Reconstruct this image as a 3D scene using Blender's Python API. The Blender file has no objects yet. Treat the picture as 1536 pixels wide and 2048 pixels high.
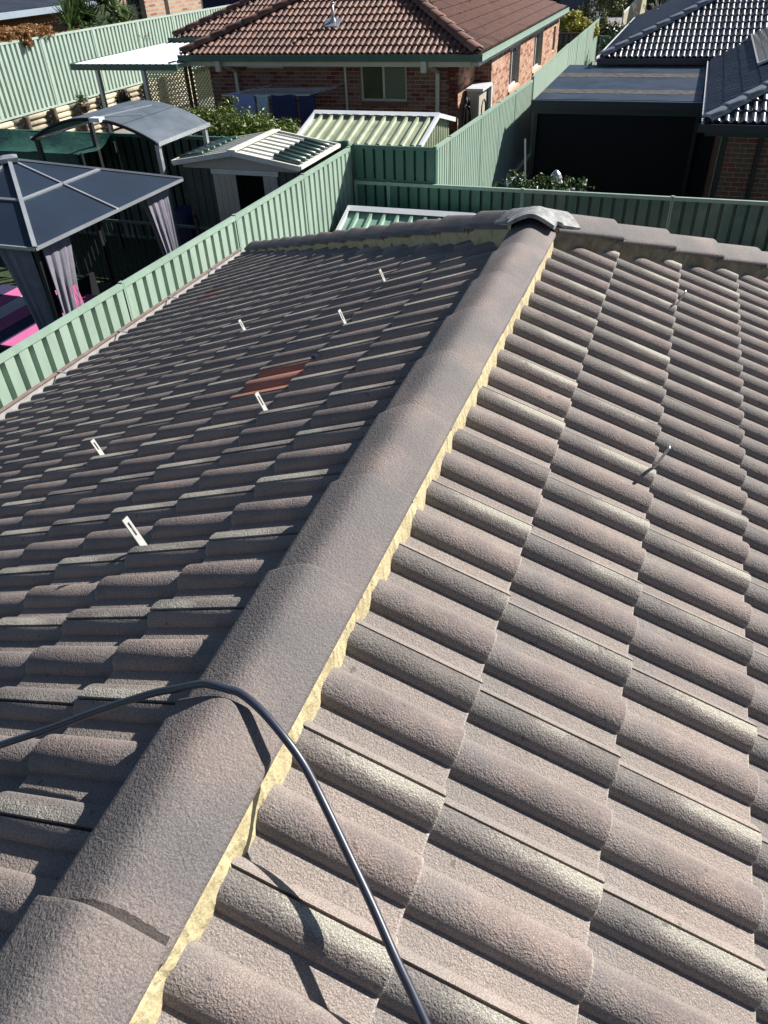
import bpy, bmesh, math, random
from mathutils import Vector, Matrix
random.seed(7)
R = math.radians
# ------------------------------------------------------------------ camera, light, exposure
scn = bpy.context.scene
cam_d = bpy.data.cameras.new("camera"); cam = bpy.data.objects.new("camera", cam_d)
scn.collection.objects.link(cam); scn.camera = cam
cam_d.sensor_fit = 'HORIZONTAL'; cam_d.sensor_width = 36.0
FPX = 1473.84
cam_d.lens = 36.0 * FPX / 1536.0
cam_d.clip_start = 0.02; cam_d.clip_end = 500
CAMR = ((0.93976, 0.33952, -0.03974), (0.17917, -0.58773, -0.78897), (-0.29129, 0.73428, -0.61317))
CAMC = Vector((0.6333, -0.4231, 1.2177))
m = Matrix.Identity(4)
for i in range(3):
    m[i][0] = CAMR[0][i]; m[i][1] = -CAMR[1][i]; m[i][2] = -CAMR[2][i]; m[i][3] = CAMC[i]
cam.matrix_world = m
SUN = Vector((0.545, 0.62, 0.565)).normalized()
sun_el = math.asin(SUN.z); sun_az = math.atan2(SUN.x, SUN.y)
w = bpy.data.worlds.new("World"); scn.world = w; w.use_nodes = True
nt = w.node_tree; bg = nt.nodes['Background']
sky = nt.nodes.new('ShaderNodeTexSky'); sky.sky_type = 'NISHITA'; sky.sun_disc = False
sky.air_density = 0.7; sky.dust_density = 0.3; sky.sun_elevation = sun_el; sky.sun_rotation = sun_az
nt.links.new(sky.outputs[0], bg.inputs[0]); bg.inputs[1].default_value = 0.05
sd = bpy.data.lights.new("sun", 'SUN'); so = bpy.data.objects.new("sun", sd); scn.collection.objects.link(so)
sd.energy = 5.0; sd.angle = R(0.5); sd.color = (1.0, 0.955, 0.89)
so.rotation_euler = SUN.to_track_quat('Z', 'Y').to_euler()
scn.view_settings.view_transform = 'Standard'; scn.view_settings.look = 'None'
scn.view_settings.exposure = 1.1; scn.view_settings.gamma = 1.0
scn.render.engine = 'CYCLES'

def project(p):
    d = Vector(p) - CAMC
    c = [sum(CAMR[i][k] * d[k] for k in range(3)) for i in range(3)]
    if c[2] < 0.05: return None
    return (768 + FPX * c[0] / c[2], 1024 + FPX * c[1] / c[2], c[2])

# ------------------------------------------------------------------ material helpers
def newmat(name):
    mt = bpy.data.materials.new(name); mt.use_nodes = True
    return mt, mt.node_tree, mt.node_tree.nodes['Principled BSDF']
def N(nt, t, **kw):
    n = nt.nodes.new(t)
    for k, v in kw.items():
        if k.startswith('i_'):
            key = k[2:]; key = int(key) if key.isdigit() else key
            n.inputs[key].default_value = v
        else: setattr(n, k, v)
    return n
def pos(nt, scale=(1, 1, 1)):
    g = N(nt, 'ShaderNodeNewGeometry'); mp = N(nt, 'ShaderNodeMapping'); mp.inputs['Scale'].default_value = scale
    nt.links.new(g.outputs['Position'], mp.inputs['Vector']); return mp.outputs[0]
def noise(nt, vec, scale, detail=3, rough=0.55):
    n = N(nt, 'ShaderNodeTexNoise'); n.inputs['Scale'].default_value = scale
    n.inputs['Detail'].default_value = detail; n.inputs['Roughness'].default_value = rough
    nt.links.new(vec, n.inputs['Vector']); return n.outputs[0]
def ramp(nt, fac, stops):
    r = N(nt, 'ShaderNodeValToRGB')
    els = r.color_ramp.elements
    while len(els) < len(stops): els.new(0.5)
    for e, (p, c) in zip(els, stops):
        e.position = p; e.color = (*c, 1) if len(c) == 3 else c
    nt.links.new(fac, r.inputs[0]); return r.outputs[0]
def mix(nt, a, b, fac, mode='MIX'):
    n = N(nt, 'ShaderNodeMix', data_type='RGBA', blend_type=mode)
    for sock, v in ((6, a), (7, b)):
        if isinstance(v, tuple): n.inputs[sock].default_value = (*v[:3], 1)
        else: nt.links.new(v, n.inputs[sock])
    if isinstance(fac, (int, float)): n.inputs[0].default_value = fac
    else: nt.links.new(fac, n.inputs[0])
    return n.outputs[2]
def M2(nt, op, a, b=0.0, clamp=False):
    n = N(nt, 'ShaderNodeMath', operation=op); n.use_clamp = clamp
    for i, v in enumerate((a, b)):
        if isinstance(v, (int, float)): n.inputs[i].default_value = v
        else: nt.links.new(v, n.inputs[i])
    return n.outputs[0]
def smooth(nt, v, a, b):
    n = N(nt, 'ShaderNodeMapRange', interpolation_type='SMOOTHSTEP')
    nt.links.new(v, n.inputs[0]); n.inputs[1].default_value = a; n.inputs[2].default_value = b
    return n.outputs[0]
def bump(nt, bs, h, strength, dist=0.002, normal=None):
    b = N(nt, 'ShaderNodeBump'); b.inputs['Strength'].default_value = strength; b.inputs['Distance'].default_value = dist
    nt.links.new(h, b.inputs['Height'])
    if normal is not None: nt.links.new(normal, b.inputs['Normal'])
    nt.links.new(b.outputs[0], bs.inputs['Normal']); return b.outputs[0]
def simple(name, col, rough=0.6, metal=0.0, var=0.25, vscale=3.0, bscale=60, bstr=0.2, bdist=0.002, spec=0.4, col2=None):
    mt, nt, bs = newmat(name)
    p = pos(nt)
    f = noise(nt, p, vscale, 5, 0.6)
    c2 = col2 if col2 else tuple(c * (1 - var) for c in col)
    c1 = tuple(min(1, c * (1 + var * 0.5)) for c in col)
    c = ramp(nt, f, [(0.3, c2), (0.7, c1)])
    nt.links.new(c, bs.inputs['Base Color'])
    bs.inputs['Roughness'].default_value = rough; bs.inputs['Metallic'].default_value = metal
    bs.inputs['Specular IOR Level'].default_value = spec
    if bstr > 0: bump(nt, bs, noise(nt, p, bscale, 3), bstr, bdist)
    return mt

# --- own roof tiles: pigment bands follow the tile's own rolls (UV), grains of sand give relief
def tile_mat(name, kind):
    mt, nt, bs = newmat(name)
    uv = N(nt, 'ShaderNodeUVMap'); sep = N(nt, 'ShaderNodeSeparateXYZ'); nt.links.new(uv.outputs[0], sep.inputs[0])
    u, v = sep.outputs[0], sep.outputs[1]
    p = pos(nt); oi = N(nt, 'ShaderNodeObjectInfo'); rnd = oi.outputs['Random']
    big = noise(nt, p, 2.3, 3); mid = noise(nt, p, 11, 5, 0.65); fine = noise(nt, p, 300, 3, 0.8)
    speck = noise(nt, p, 420, 1, 0.5)
    if kind == 'grey':
        # distance from mid roll crest / from seam crest
        dm = M2(nt, 'ABSOLUTE', M2(nt, 'SUBTRACT', u, 0.46))
        rollm = M2(nt, 'SUBTRACT', 1.0, smooth(nt, dm, 0.06, 0.17))
        seam = smooth(nt, u, 0.80, 0.86)
        pan = mix(nt, (0.215, 0.187, 0.171), (0.285, 0.25, 0.228), mid)
        pink = mix(nt, (0.168, 0.145, 0.138), (0.245, 0.198, 0.180), smooth(nt, mid, 0.35, 0.75))
        base = mix(nt, pan, pink, rollm)
        greys = mix(nt, (0.140, 0.130, 0.122), (0.205, 0.182, 0.168), mid)
        base = mix(nt, base, greys, seam)
        # greenish-white lichen bloom on the crest of the seam roll, speckled
        lich = M2(nt, 'MULTIPLY', smooth(nt, u, 0.80, 0.96), smooth(nt, M2(nt, 'ADD', big, M2(nt, 'MULTIPLY', rnd, 0.35)), 0.33, 0.74))
        lich = M2(nt, 'MULTIPLY', lich, smooth(nt, v, 1.25, 0.30))
        th = M2(nt, 'ADD', M2(nt, 'MULTIPLY', fine, 1.0), M2(nt, 'MULTIPLY', mid, 0.25))
        lm = smooth(nt, M2(nt, 'SUBTRACT', M2(nt, 'ADD', M2(nt, 'MULTIPLY', lich, 0.58), th), 0.98), -0.07, 0.15)
        base = mix(nt, base, (0.335, 0.325, 0.28), lm)
        # grey wash towards the head of each tile and a darker wet-looking edge at the nose
        base = mix(nt, base, (0.19, 0.185, 0.18), M2(nt, 'MULTIPLY', smooth(nt, v, 0.5, 0.95), 0.45))
        rim = M2(nt, 'SUBTRACT', 1.0, smooth(nt, v, 0.004, 0.022))
        base = mix(nt, base, (0.36, 0.33, 0.30), M2(nt, 'MULTIPLY', rim, 0.75))
        gr = smooth(nt, speck, 0.35, 0.72)
        base = mix(nt, base, mix(nt, (0.74, 0.74, 0.74), (1.28, 1.26, 1.23), gr), 1.0, 'MULTIPLY')
        tint = mix(nt, (0.82, 0.83, 0.85), (1.12, 1.08, 1.05), M2(nt, 'ADD', M2(nt, 'MULTIPLY', rnd, 0.6), M2(nt, 'MULTIPLY', big, 0.4)))
        base = mix(nt, base, tint, 1.0, 'MULTIPLY')
        spots = smooth(nt, noise(nt, p, 38, 2, 0.4), 0.70, 0.76)
        base = mix(nt, base, (0.05, 0.045, 0.04), M2(nt, 'MULTIPLY', spots, 0.5))
        dirt = smooth(nt, noise(nt, pos(nt, (1, 1, 1)), 1.1, 6, 0.7), 0.5, 0.75)
        base = mix(nt, base, (0.11, 0.10, 0.095), M2(nt, 'MULTIPLY', dirt, 0.35))
        pale = smooth(nt, noise(nt, p, 5.5, 7, 0.75), 0.60, 0.78)
        base = mix(nt, base, (0.33, 0.30, 0.27), M2(nt, 'MULTIPLY', pale, 0.35))
    else:
        base = mix(nt, (0.26, 0.12, 0.085), (0.38, 0.20, 0.15), mid)
        base = mix(nt, base, (0.13, 0.08, 0.065), M2(nt, 'MULTIPLY', smooth(nt, big, 0.45, 0.65), 0.5))
    if kind == 'faint': base = mix(nt, base, (0.15, 0.125, 0.115), .55)
    nt.links.new(base, bs.inputs['Base Color']); bs.inputs['Roughness'].default_value = 0.85
    bs.inputs['Specular IOR Level'].default_value = 0.2
    h = M2(nt, 'ADD', noise(nt, p, 240, 2, 0.6), M2(nt, 'MULTIPLY', noise(nt, p, 120, 2, 0.5), 0.9))
    bump(nt, bs, h, 0.75, 0.0036)
    return mt
def cap_mat(name, dark=1.0):
    mt, nt, bs = newmat(name)
    p = pos(nt)
    big = noise(nt, p, 4.2, 3, 0.5); mid = noise(nt, p, 25, 4); speck = noise(nt, p, 380, 1)
    c = ramp(nt, big, [(0.32, (0.105 * dark, 0.100 * dark, 0.100 * dark)), (0.50, (0.128 * dark, 0.115 * dark, 0.112 * dark)), (0.70, (0.185 * dark, 0.152 * dark, 0.138 * dark))])
    c = mix(nt, c, mix(nt, (0.78, 0.78, 0.79), (1.24, 1.22, 1.20), smooth(nt, speck, 0.35, 0.7)), 1.0, 'MULTIPLY')
    nt.links.new(c, bs.inputs['Base Color']); bs.inputs['Roughness'].default_value = 0.8
    bs.inputs['Specular IOR Level'].default_value = 0.35
    h = M2(nt, 'ADD', noise(nt, p, 210, 2, 0.6), M2(nt, 'MULTIPLY', noise(nt, p, 110, 2, 0.5), 0.9))
    bump(nt, bs, h, 0.75, 0.0036)
    return mt
def mortar_mat():
    mt, nt, bs = newmat("yellow pointing")
    p = pos(nt)
    f = noise(nt, p, 18, 6, 0.65); g = noise(nt, p, 140, 3)
    c = ramp(nt, f, [(0.25, (0.24, 0.195, 0.11)), (0.45, (0.40, 0.335, 0.19)), (0.75, (0.48, 0.42, 0.26))])
    c = mix(nt, c, (0.16, 0.13, 0.08), M2(nt, 'MULTIPLY', smooth(nt, g, 0.58, 0.72), 0.6))
    nt.links.new(c, bs.inputs['Base Color']); bs.inputs['Roughness'].default_value = 0.9
    wv = N(nt, 'ShaderNodeTexWave', wave_type='BANDS', bands_direction='Y'); wv.inputs['Scale'].default_value = 9
    wv.inputs['Distortion'].default_value = 14; wv.inputs['Detail'].default_value = 3
    nt.links.new(p, wv.inputs['Vector'])
    bump(nt, bs, M2(nt, 'ADD', M2(nt, 'MULTIPLY', wv.outputs['Fac'], 0.5), g), 0.7, 0.004)
    return mt
MT = tile_mat("concrete tile", 'grey'); MTR = tile_mat("terracotta concrete tile", 'red')
MCAP = cap_mat("ridge cap concrete"); MMOR = mortar_mat()
MHM = simple("grey brown pointing", (0.17, 0.15, 0.105), 0.9, var=0.4, vscale=20, bscale=70, bstr=0.8, bdist=0.006)  # duller, darker tone for the right hip pointing
MDECK = simple("sarking", (0.03, 0.03, 0.03), 0.9)
MAPEX = simple("pale junction cap", (0.23, 0.235, 0.235), 0.72, var=0.6, vscale=22, bscale=90, bstr=0.6, bdist=0.003, spec=0.45)

def colorbond(name, col, rough=0.42):
    mt, nt, bs = newmat(name); p = pos(nt)
    f = noise(nt, pos(nt, (1, 1, 0.35)), 6, 6, 0.65); d = noise(nt, p, 1.3, 3)
    c = ramp(nt, f, [(0.3, tuple(x * 0.82 for x in col)), (0.65, col)])
    c = mix(nt, c, (0.36, 0.38, 0.30), M2(nt, 'MULTIPLY', smooth(nt, d, 0.5, 0.8), 0.35))
    nt.links.new(c, bs.inputs['Base Color']); bs.inputs['Roughness'].default_value = rough
    bs.inputs['Specular IOR Level'].default_value = 0.4
    bump(nt, bs, noise(nt, p, 9, 3), 0.15, 0.01)
    return mt
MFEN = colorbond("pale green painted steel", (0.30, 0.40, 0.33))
MFEN_SHADE = colorbond("green painted steel", (0.055, 0.140, 0.108))  # green darkened so the shade on these fences is in the colour
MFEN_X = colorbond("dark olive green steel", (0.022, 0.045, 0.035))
MFENP = colorbond("faded pale green steel", (0.36, 0.45, 0.385))
MRAIL = colorbond("green painted rail", (0.27, 0.38, 0.305))
MCREAM = simple("cream painted steel", (0.60, 0.60, 0.53), 0.45, var=0.15, bstr=0)
MWHITE = simple("white painted metal", (0.58, 0.60, 0.63), 0.4, var=0.12, bstr=0)
MWHT2 = simple("white patio sheet", (0.44, 0.47, 0.49), 0.5, var=0.3, vscale=2.2, bstr=0)
MGALV = simple("grey steel", (0.36, 0.38, 0.40), 0.35, 0.5, var=0.15, bstr=0)
MDKGREEN = simple("dark green gutter", (0.035, 0.085, 0.07), 0.4, var=0.2, bstr=0)
MBEIGE = simple("beige paint", (0.42, 0.39, 0.32), 0.5, var=0.1, bstr=0)
MBLACK = simple("black plastic", (0.012, 0.012, 0.014), 0.5, var=0.1, bstr=0)
MSHADE = simple("black shade mesh", (0.003, 0.0035, 0.006), 0.9, var=0.3, vscale=2, bstr=0.2)
MGRASS = simple("lawn", (0.035, 0.06, 0.02), 0.95, var=0.4, vscale=8, bscale=120, bstr=0.9, bdist=0.02)
MDIRT = simple("bare soil", (0.10, 0.075, 0.05), 0.95, var=0.4, vscale=6, bscale=60, bstr=0.8, bdist=0.02)
MPAVE = simple("concrete paving", (0.22, 0.21, 0.19), 0.85, var=0.25, vscale=4)
MGUTL = simple("weathered pale gutter", (0.34, 0.33, 0.32), 0.5, var=0.3, vscale=9, bstr=0.2)
MGUTP = simple("faded red gutter lip", (0.24, 0.17, 0.15), 0.55, var=0.3, vscale=12, bstr=0.1)
MMRT = simple("brick mortar", (0.33, 0.29, 0.24), 0.95, var=0.15, vscale=20)
MMRT2 = simple("sunlit brick mortar", (0.50, 0.42, 0.33), 0.95, var=0.15, vscale=20)
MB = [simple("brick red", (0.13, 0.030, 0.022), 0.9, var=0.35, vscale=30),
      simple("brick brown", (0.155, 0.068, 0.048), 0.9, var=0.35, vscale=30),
      simple("brick tan", (0.18, 0.095, 0.065), 0.9, var=0.3, vscale=30)]  # dark set for shaded walls, the shade is put into the brick colour
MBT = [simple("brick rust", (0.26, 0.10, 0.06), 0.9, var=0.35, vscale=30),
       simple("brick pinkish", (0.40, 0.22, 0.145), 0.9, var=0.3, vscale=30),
       simple("brick apricot", (0.44, 0.28, 0.185), 0.9, var=0.2, vscale=30)]  # lighter set for sunlit walls, the sunlight is put into the colour
def far_tile(name, a, b, rough, spec, moss=None):
    mt, nt, bs = newmat(name); p = pos(nt)
    oi = N(nt, 'ShaderNodeObjectInfo')
    f = M2(nt, 'ADD', M2(nt, 'MULTIPLY', noise(nt, p, 5, 5, 0.7), 0.7), M2(nt, 'MULTIPLY', oi.outputs['Random'], 0.3))
    c = ramp(nt, f, [(0.3, a), (0.65, b)])
    if moss: c = mix(nt, c, moss, M2(nt, 'MULTIPLY', smooth(nt, noise(nt, p, 2.2, 6, 0.7), 0.55, 0.68), 0.7))
    nt.links.new(c, bs.inputs['Base Color']); bs.inputs['Roughness'].default_value = rough
    bs.inputs['Specular IOR Level'].default_value = spec
    bump(nt, bs, noise(nt, p, 60, 3), 0.3, 0.003)
    return mt
MRED = far_tile("red roof tile", (0.080, 0.036, 0.026), (0.180, 0.088, 0.062), 0.6, 0.35, (0.02, 0.016, 0.013))
MBLU = far_tile("dark glazed roof tile", (0.025, 0.030, 0.040), (0.050, 0.058, 0.075), 0.33, 1.0)
MGAZ = simple("slate blue polycarbonate", (0.014, 0.024, 0.042), 0.5, var=0.2, vscale=1.5, bstr=0, spec=0.25)
MARCH = simple("grey polycarbonate", (0.10, 0.12, 0.14), 0.4, var=0.35, vscale=2.5, bstr=0, spec=0.6)
MCURT = simple("lilac grey curtain", (0.17, 0.165, 0.20), 0.9, var=0.2, vscale=8, bstr=0.2)
MPINK = simple("pink fabric", (0.50, 0.12, 0.28), 0.8, var=0.15, bstr=0.1)
MPINKW = simple("white fabric", (0.72, 0.66, 0.68), 0.8, var=0.1, bstr=0.1)
MNAVY = simple("navy fabric", (0.03, 0.025, 0.08), 0.8, var=0.2, bstr=0.1)
MTARP = simple("dark green tarpaulin", (0.012, 0.06, 0.045), 0.6, var=0.5, vscale=3, bscale=8, bstr=0.6, bdist=0.03)
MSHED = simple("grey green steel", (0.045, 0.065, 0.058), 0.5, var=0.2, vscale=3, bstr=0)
MYEL = simple("cream green shed roof", (0.33, 0.37, 0.25), 0.45, var=0.28, vscale=5, bstr=0)
MMINT = simple("mint shed roof", (0.22, 0.36, 0.27), 0.45, var=0.2, vscale=5, bstr=0)
MTOWL = simple("light blue towel", (0.20, 0.24, 0.46), 0.9, var=0.2, vscale=20)
MTOWP = simple("pale blue towel", (0.34, 0.42, 0.52), 0.9, var=0.2, vscale=20)
MTOWD = simple("dark blue towel", (0.018, 0.026, 0.085), 0.9, var=0.2, vscale=20)
MGLASS = simple("grey window blind glass", (0.10, 0.11, 0.095), 0.15, var=0.15, vscale=1, bstr=0, spec=0.6)
MGLASSD = simple("dark window glass", (0.03, 0.035, 0.035), 0.1, var=0.15, vscale=1, bstr=0, spec=0.6)
MLOG = simple("treated pine log", (0.42, 0.37, 0.27), 0.85, var=0.35, vscale=6, bscale=40, bstr=0.4)
MPOSTW = simple("dark timber post", (0.09, 0.065, 0.045), 0.9, var=0.4, vscale=10)
MTIMB = simple("orange brown timber", (0.26, 0.10, 0.03), 0.7, var=0.35, vscale=4)
MLAT = simple("cream lattice", (0.62, 0.56, 0.38), 0.8, var=0.1)
MPOT = simple("terracotta pot", (0.30, 0.11, 0.06), 0.85)
MBARK = simple("bark", (0.10, 0.075, 0.055), 0.95, var=0.4, vscale=14)
MBARKP = simple("pale bark", (0.42, 0.38, 0.33), 0.9, var=0.3, vscale=14)
MHOSE = simple("blue black rubber hose", (0.022, 0.028, 0.045), 0.38, var=0.2, vscale=40, bscale=300, bstr=0.1, bdist=0.0005, spec=0.55)
MALU = simple("bright aluminium", (0.42, 0.42, 0.40), 0.4, 0.15, var=0.12, vscale=60, bstr=0.1)
MSOL = simple("solar glass", (0.22, 0.23, 0.24), 0.12, 0.0, var=0.2, vscale=8, bstr=0, spec=0.9)
MBLUEP = simple("blue plastic", (0.006, 0.012, 0.07), 0.4, var=0.1, bstr=0)
def leaf(name, a, b, tr=0.25):
    mt, nt, bs = newmat(name); p = pos(nt)
    c = ramp(nt, noise(nt, p, 9, 5, 0.7), [(0.3, a), (0.7, b)])
    nt.links.new(c, bs.inputs['Base Color']); bs.inputs['Roughness'].default_value = 0.45
    bs.inputs['Specular IOR Level'].default_value = 0.5
    tb = N(nt, 'ShaderNodeBsdfTranslucent'); nt.links.new(c, tb.inputs[0])
    mx = N(nt, 'ShaderNodeMixShader'); mx.inputs[0].default_value = tr
    out = nt.nodes['Material Output']
    nt.links.new(bs.outputs[0], mx.inputs[1]); nt.links.new(tb.outputs[0], mx.inputs[2]); nt.links.new(mx.outputs[0], out.inputs[0])
    return mt
LGREEN = leaf("bright leaves", (0.035, 0.065, 0.010), (0.15, 0.20, 0.03))
LDARK = leaf("dark leaves", (0.02, 0.045, 0.012), (0.06, 0.10, 0.025))
LYUC = leaf("yucca blades", (0.03, 0.07, 0.025), (0.12, 0.17, 0.05))
LORG = leaf("orange flowers and leaves", (0.16, 0.07, 0.02), (0.40, 0.21, 0.07))
LYEL = leaf("yellow green leaves", (0.16, 0.17, 0.02), (0.45, 0.40, 0.04))
LWHT = leaf("white flowers", (0.5, 0.5, 0.4), (0.8, 0.8, 0.7))

# ------------------------------------------------------------------ mesh helpers
class MBd:
    def __init__(s): s.v = []; s.f = []; s.mi = []; s.uv = None; s.cur = 0
    def add(s, vs, fs):
        o = len(s.v); s.v += [tuple(x) for x in vs]
        for f in fs: s.f.append(tuple(i + o for i in f)); s.mi.append(s.cur)
        return s
    def box(s, a, b):
        x0, y0, z0 = a; x1, y1, z1 = b
        return s.add([(x0,y0,z0),(x1,y0,z0),(x1,y1,z0),(x0,y1,z0),(x0,y0,z1),(x1,y0,z1),(x1,y1,z1),(x0,y1,z1)],
                     [(0,3,2,1),(4,5,6,7),(0,1,5,4),(1,2,6,5),(2,3,7,6),(3,0,4,7)])
    def hexa(s, p):   # 8 points: bottom 4 ccw, top 4
        return s.add(p, [(0,3,2,1),(4,5,6,7),(0,1,5,4),(1,2,6,5),(2,3,7,6),(3,0,4,7)])
    def bar(s, a, b, w, h, up=(0, 0, 1)):
        a = Vector(a); b = Vector(b); d = (b - a).normalized(); up = Vector(up)
        if abs(d.dot(up)) > 0.98: up = Vector((0, 1, 0))
        sd = d.cross(up).normalized(); u = sd.cross(d).normalized()
        q = []
        for P in (a, b):
            for i, j in ((-1,-1),(1,-1),(1,1),(-1,1)): q.append(P + sd * w / 2 * i + u * h / 2 * j)
        return s.add(q, [(0,1,2,3),(7,6,5,4),(0,4,5,1),(1,5,6,2),(2,6,7,3),(3,7,4,0)])
    def tube(s, pts, r, n=8, caps=True):
        pts = [Vector(p) for p in pts]; rings = []
        ref = Vector((0, 0, 1))
        for i, p in enumerate(pts):
            d = (pts[min(i + 1, len(pts) - 1)] - pts[max(i - 1, 0)]).normalized()
            if abs(d.dot(ref)) > 0.95: ref = Vector((0, 1, 0)) if abs(d.y) < 0.9 else Vector((1, 0, 0))
            x = d.cross(ref).normalized(); y = x.cross(d).normalized()
            rr = r[i] if isinstance(r, (list, tuple)) else r
            rings.append([p + (x * math.cos(2 * math.pi * k / n) + y * math.sin(2 * math.pi * k / n)) * rr for k in range(n)])
        vs = [v for g in rings for v in g]; fs = []
        for i in range(len(pts) - 1):
            for k in range(n):
                k2 = (k + 1) % n
                fs.append((i * n + k, i * n + k2, (i + 1) * n + k2, (i + 1) * n + k))
        if caps: fs += [tuple(range(n - 1, -1, -1)), tuple((len(pts) - 1) * n + k for k in range(n))]
        return s.add(vs, fs)
    def grid(s, rows):
        n = len(rows[0]); vs = [p for r in rows for p in r]; fs = []
        for i in range(len(rows) - 1):
            for k in range(n - 1): fs.append((i*n+k, i*n+k+1, (i+1)*n+k+1, (i+1)*n+k))
        return s.add(vs, fs)
    def mesh(s, name, mats, sm=False):
        me = bpy.data.meshes.new(name); me.from_pydata(s.v, [], s.f)
        for mt in (mats if isinstance(mats, (list, tuple)) else [mats]): me.materials.append(mt)
        if any(s.mi): me.polygons.foreach_set('material_index', s.mi)
        if sm: me.polygons.foreach_set('use_smooth', [True] * len(me.polygons))
        me.update(); return me
COL = scn.collection
def tag(o, label=None, cat=None, group=None, kind=None):
    if label: o['label'] = label
    if cat: o['category'] = cat
    if group: o['group'] = group
    if kind: o['kind'] = kind
    return o
def thing(name, label, cat, base, group=None):
    o = bpy.data.objects.new(name, None); o.empty_display_size = 0.2; o.location = base
    COL.objects.link(o); return tag(o, label, cat, group)
def world_loc(p):
    v = Vector((0, 0, 0))
    while p is not None: v += p.location; p = p.parent
    return v
def link(name, me, parent=None, mat=None):
    o = bpy.data.objects.new(name, me); COL.objects.link(o)
    if parent is not None:
        o.parent = parent; off = Matrix.Translation(-world_loc(parent))
        o.matrix_basis = off @ (mat if mat is not None else Matrix.Identity(4))
    elif mat is not None: o.matrix_basis = mat
    return o
def part(name, mb, mats, parent, sm=False, label=None, kind=None):
    o = link(name, mb.mesh(name, mats, sm), parent)
    return tag(o, label=label, kind=kind)
def lone(name, mb, mats, label, cat, group=None, sm=False, kind=None):
    o = link(name, mb.mesh(name, mats, sm)); return tag(o, label, cat, group, kind)
def edge_split_auto(me, ang=35):
    me.polygons.foreach_set('use_smooth', [True] * len(me.polygons))
    bm = bmesh.new(); bm.from_mesh(me)
    for e in bm.edges:
        e.smooth = not (len(e.link_faces) == 2 and e.calc_face_angle(0) > R(ang))
    bm.to_mesh(me); bm.free()

# ------------------------------------------------------------------ roof tile: two rolls, side lap on the crest of the outer one
PITCH = 0.15; COVER = 0.30; TH = 0.026
C0 = -0.012              # seam sits 12 mm past the crest of the lap roll
ROLLH = 0.0355; HW = 0.0485
def roll_z(u):
    d = ((u - C0 + PITCH / 2) % PITCH) - PITCH / 2
    t = abs(d) / HW
    if t >= 1: return 0.0015 * min(1, (t - 1) * 3) * 0 
    return ROLLH * (1 - t ** 2.15) ** 0.56
def make_tile(name, mats, gauge, length, hi=True, rollscale=1.0, th=TH):
    if hi:
        us = [0.0078]
        for k in range(3):
            c = C0 + PITCH * k
            for t in (-1.0, -0.985, -0.94, -0.86, -0.74, -0.58, -0.38, -0.13, 0.13, 0.38, 0.58, 0.74, 0.86, 0.94, 0.985, 1.0):
                uu = c + t * HW
                if 0.012 < uu < 0.294: us.append(uu)
        us += [0.3]
    else:
        us = [0.004]
        for k in range(3):
            c = C0 + PITCH * k
            for t in (-1.0, -0.93, -0.72, -0.42, -0.12, 0.18, 0.48, 0.76, 0.94, 1.0):
                uu = c + t * HW
                if 0.012 < uu < 0.294: us.append(uu)
        us += [0.3]
    prof = []
    for u in us:
        z = roll_z(u) * rollscale
        if u < 0.05: z -= 0.0015 * (1 - max(0, u) / 0.05)
        prof.append((u, z))
    slope = -th / gauge
    rows = []
    if hi: specs = [(0.0, -th * 0.98, 0), (-0.0, -0.006, 0), (0.0018, -0.0018, 0), (0.006, 0.0, 0), (length * 0.5, 0, 1), (length, 0, 1)]
    else: specs = [(0.0, -th * 0.98, 0), (0.0, -0.002, 0), (length, 0, 1)]
    for s_, dz, _ in specs:
        rows.append([(u, s_, z + dz + slope * s_) for u, z in prof])
    mb = MBd(); mb.grid(rows)
    nb = len(mb.v)
    # right lap edge face (vertical) and hidden flange at the left
    e = [(0.3, s_, roll_z(0.3) * rollscale + slope * s_ + dz) for s_, dz, _ in specs]
    eb = [(0.3, s_, roll_z(0.3) * rollscale + slope * s_ - 0.011) for s_, dz, _ in specs]
    if hi:
        mb.grid([[eb[1], eb[-1]], [e[3], e[-1]]])
        z0 = prof[0][1]
        mb.grid([[(0.0078, 0.0, z0 - 0.001), (0.0078, length, z0 + slope * length)],
                 [(0.0078, 0.0, z0 - 0.013), (0.0078, length, z0 - 0.013 + slope * length)],
                 [(-0.03, 0.0, z0 - 0.020), (-0.03, length, z0 - 0.020 + slope * length)]])
    me = mb.mesh(name, mats)
    uvl = me.uv_layers.new(name="UVMap")
    for li, lp in enumerate(me.loops):
        co = me.vertices[lp.vertex_index].co
        uvl.data[li].uv = (co.x / 0.3, co.y / gauge)
    edge_split_auto(me, 40)
    return me
GA = 0.355
TILE = make_tile("roof_tile", MT, GA, 0.42)
TILER = make_tile("roof_tile_red", MTR, GA, 0.42)
MTF = tile_mat("faded terracotta tile", 'faint'); TILEF = make_tile("roof_tile_faint", MTF, GA, 0.42)

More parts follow.
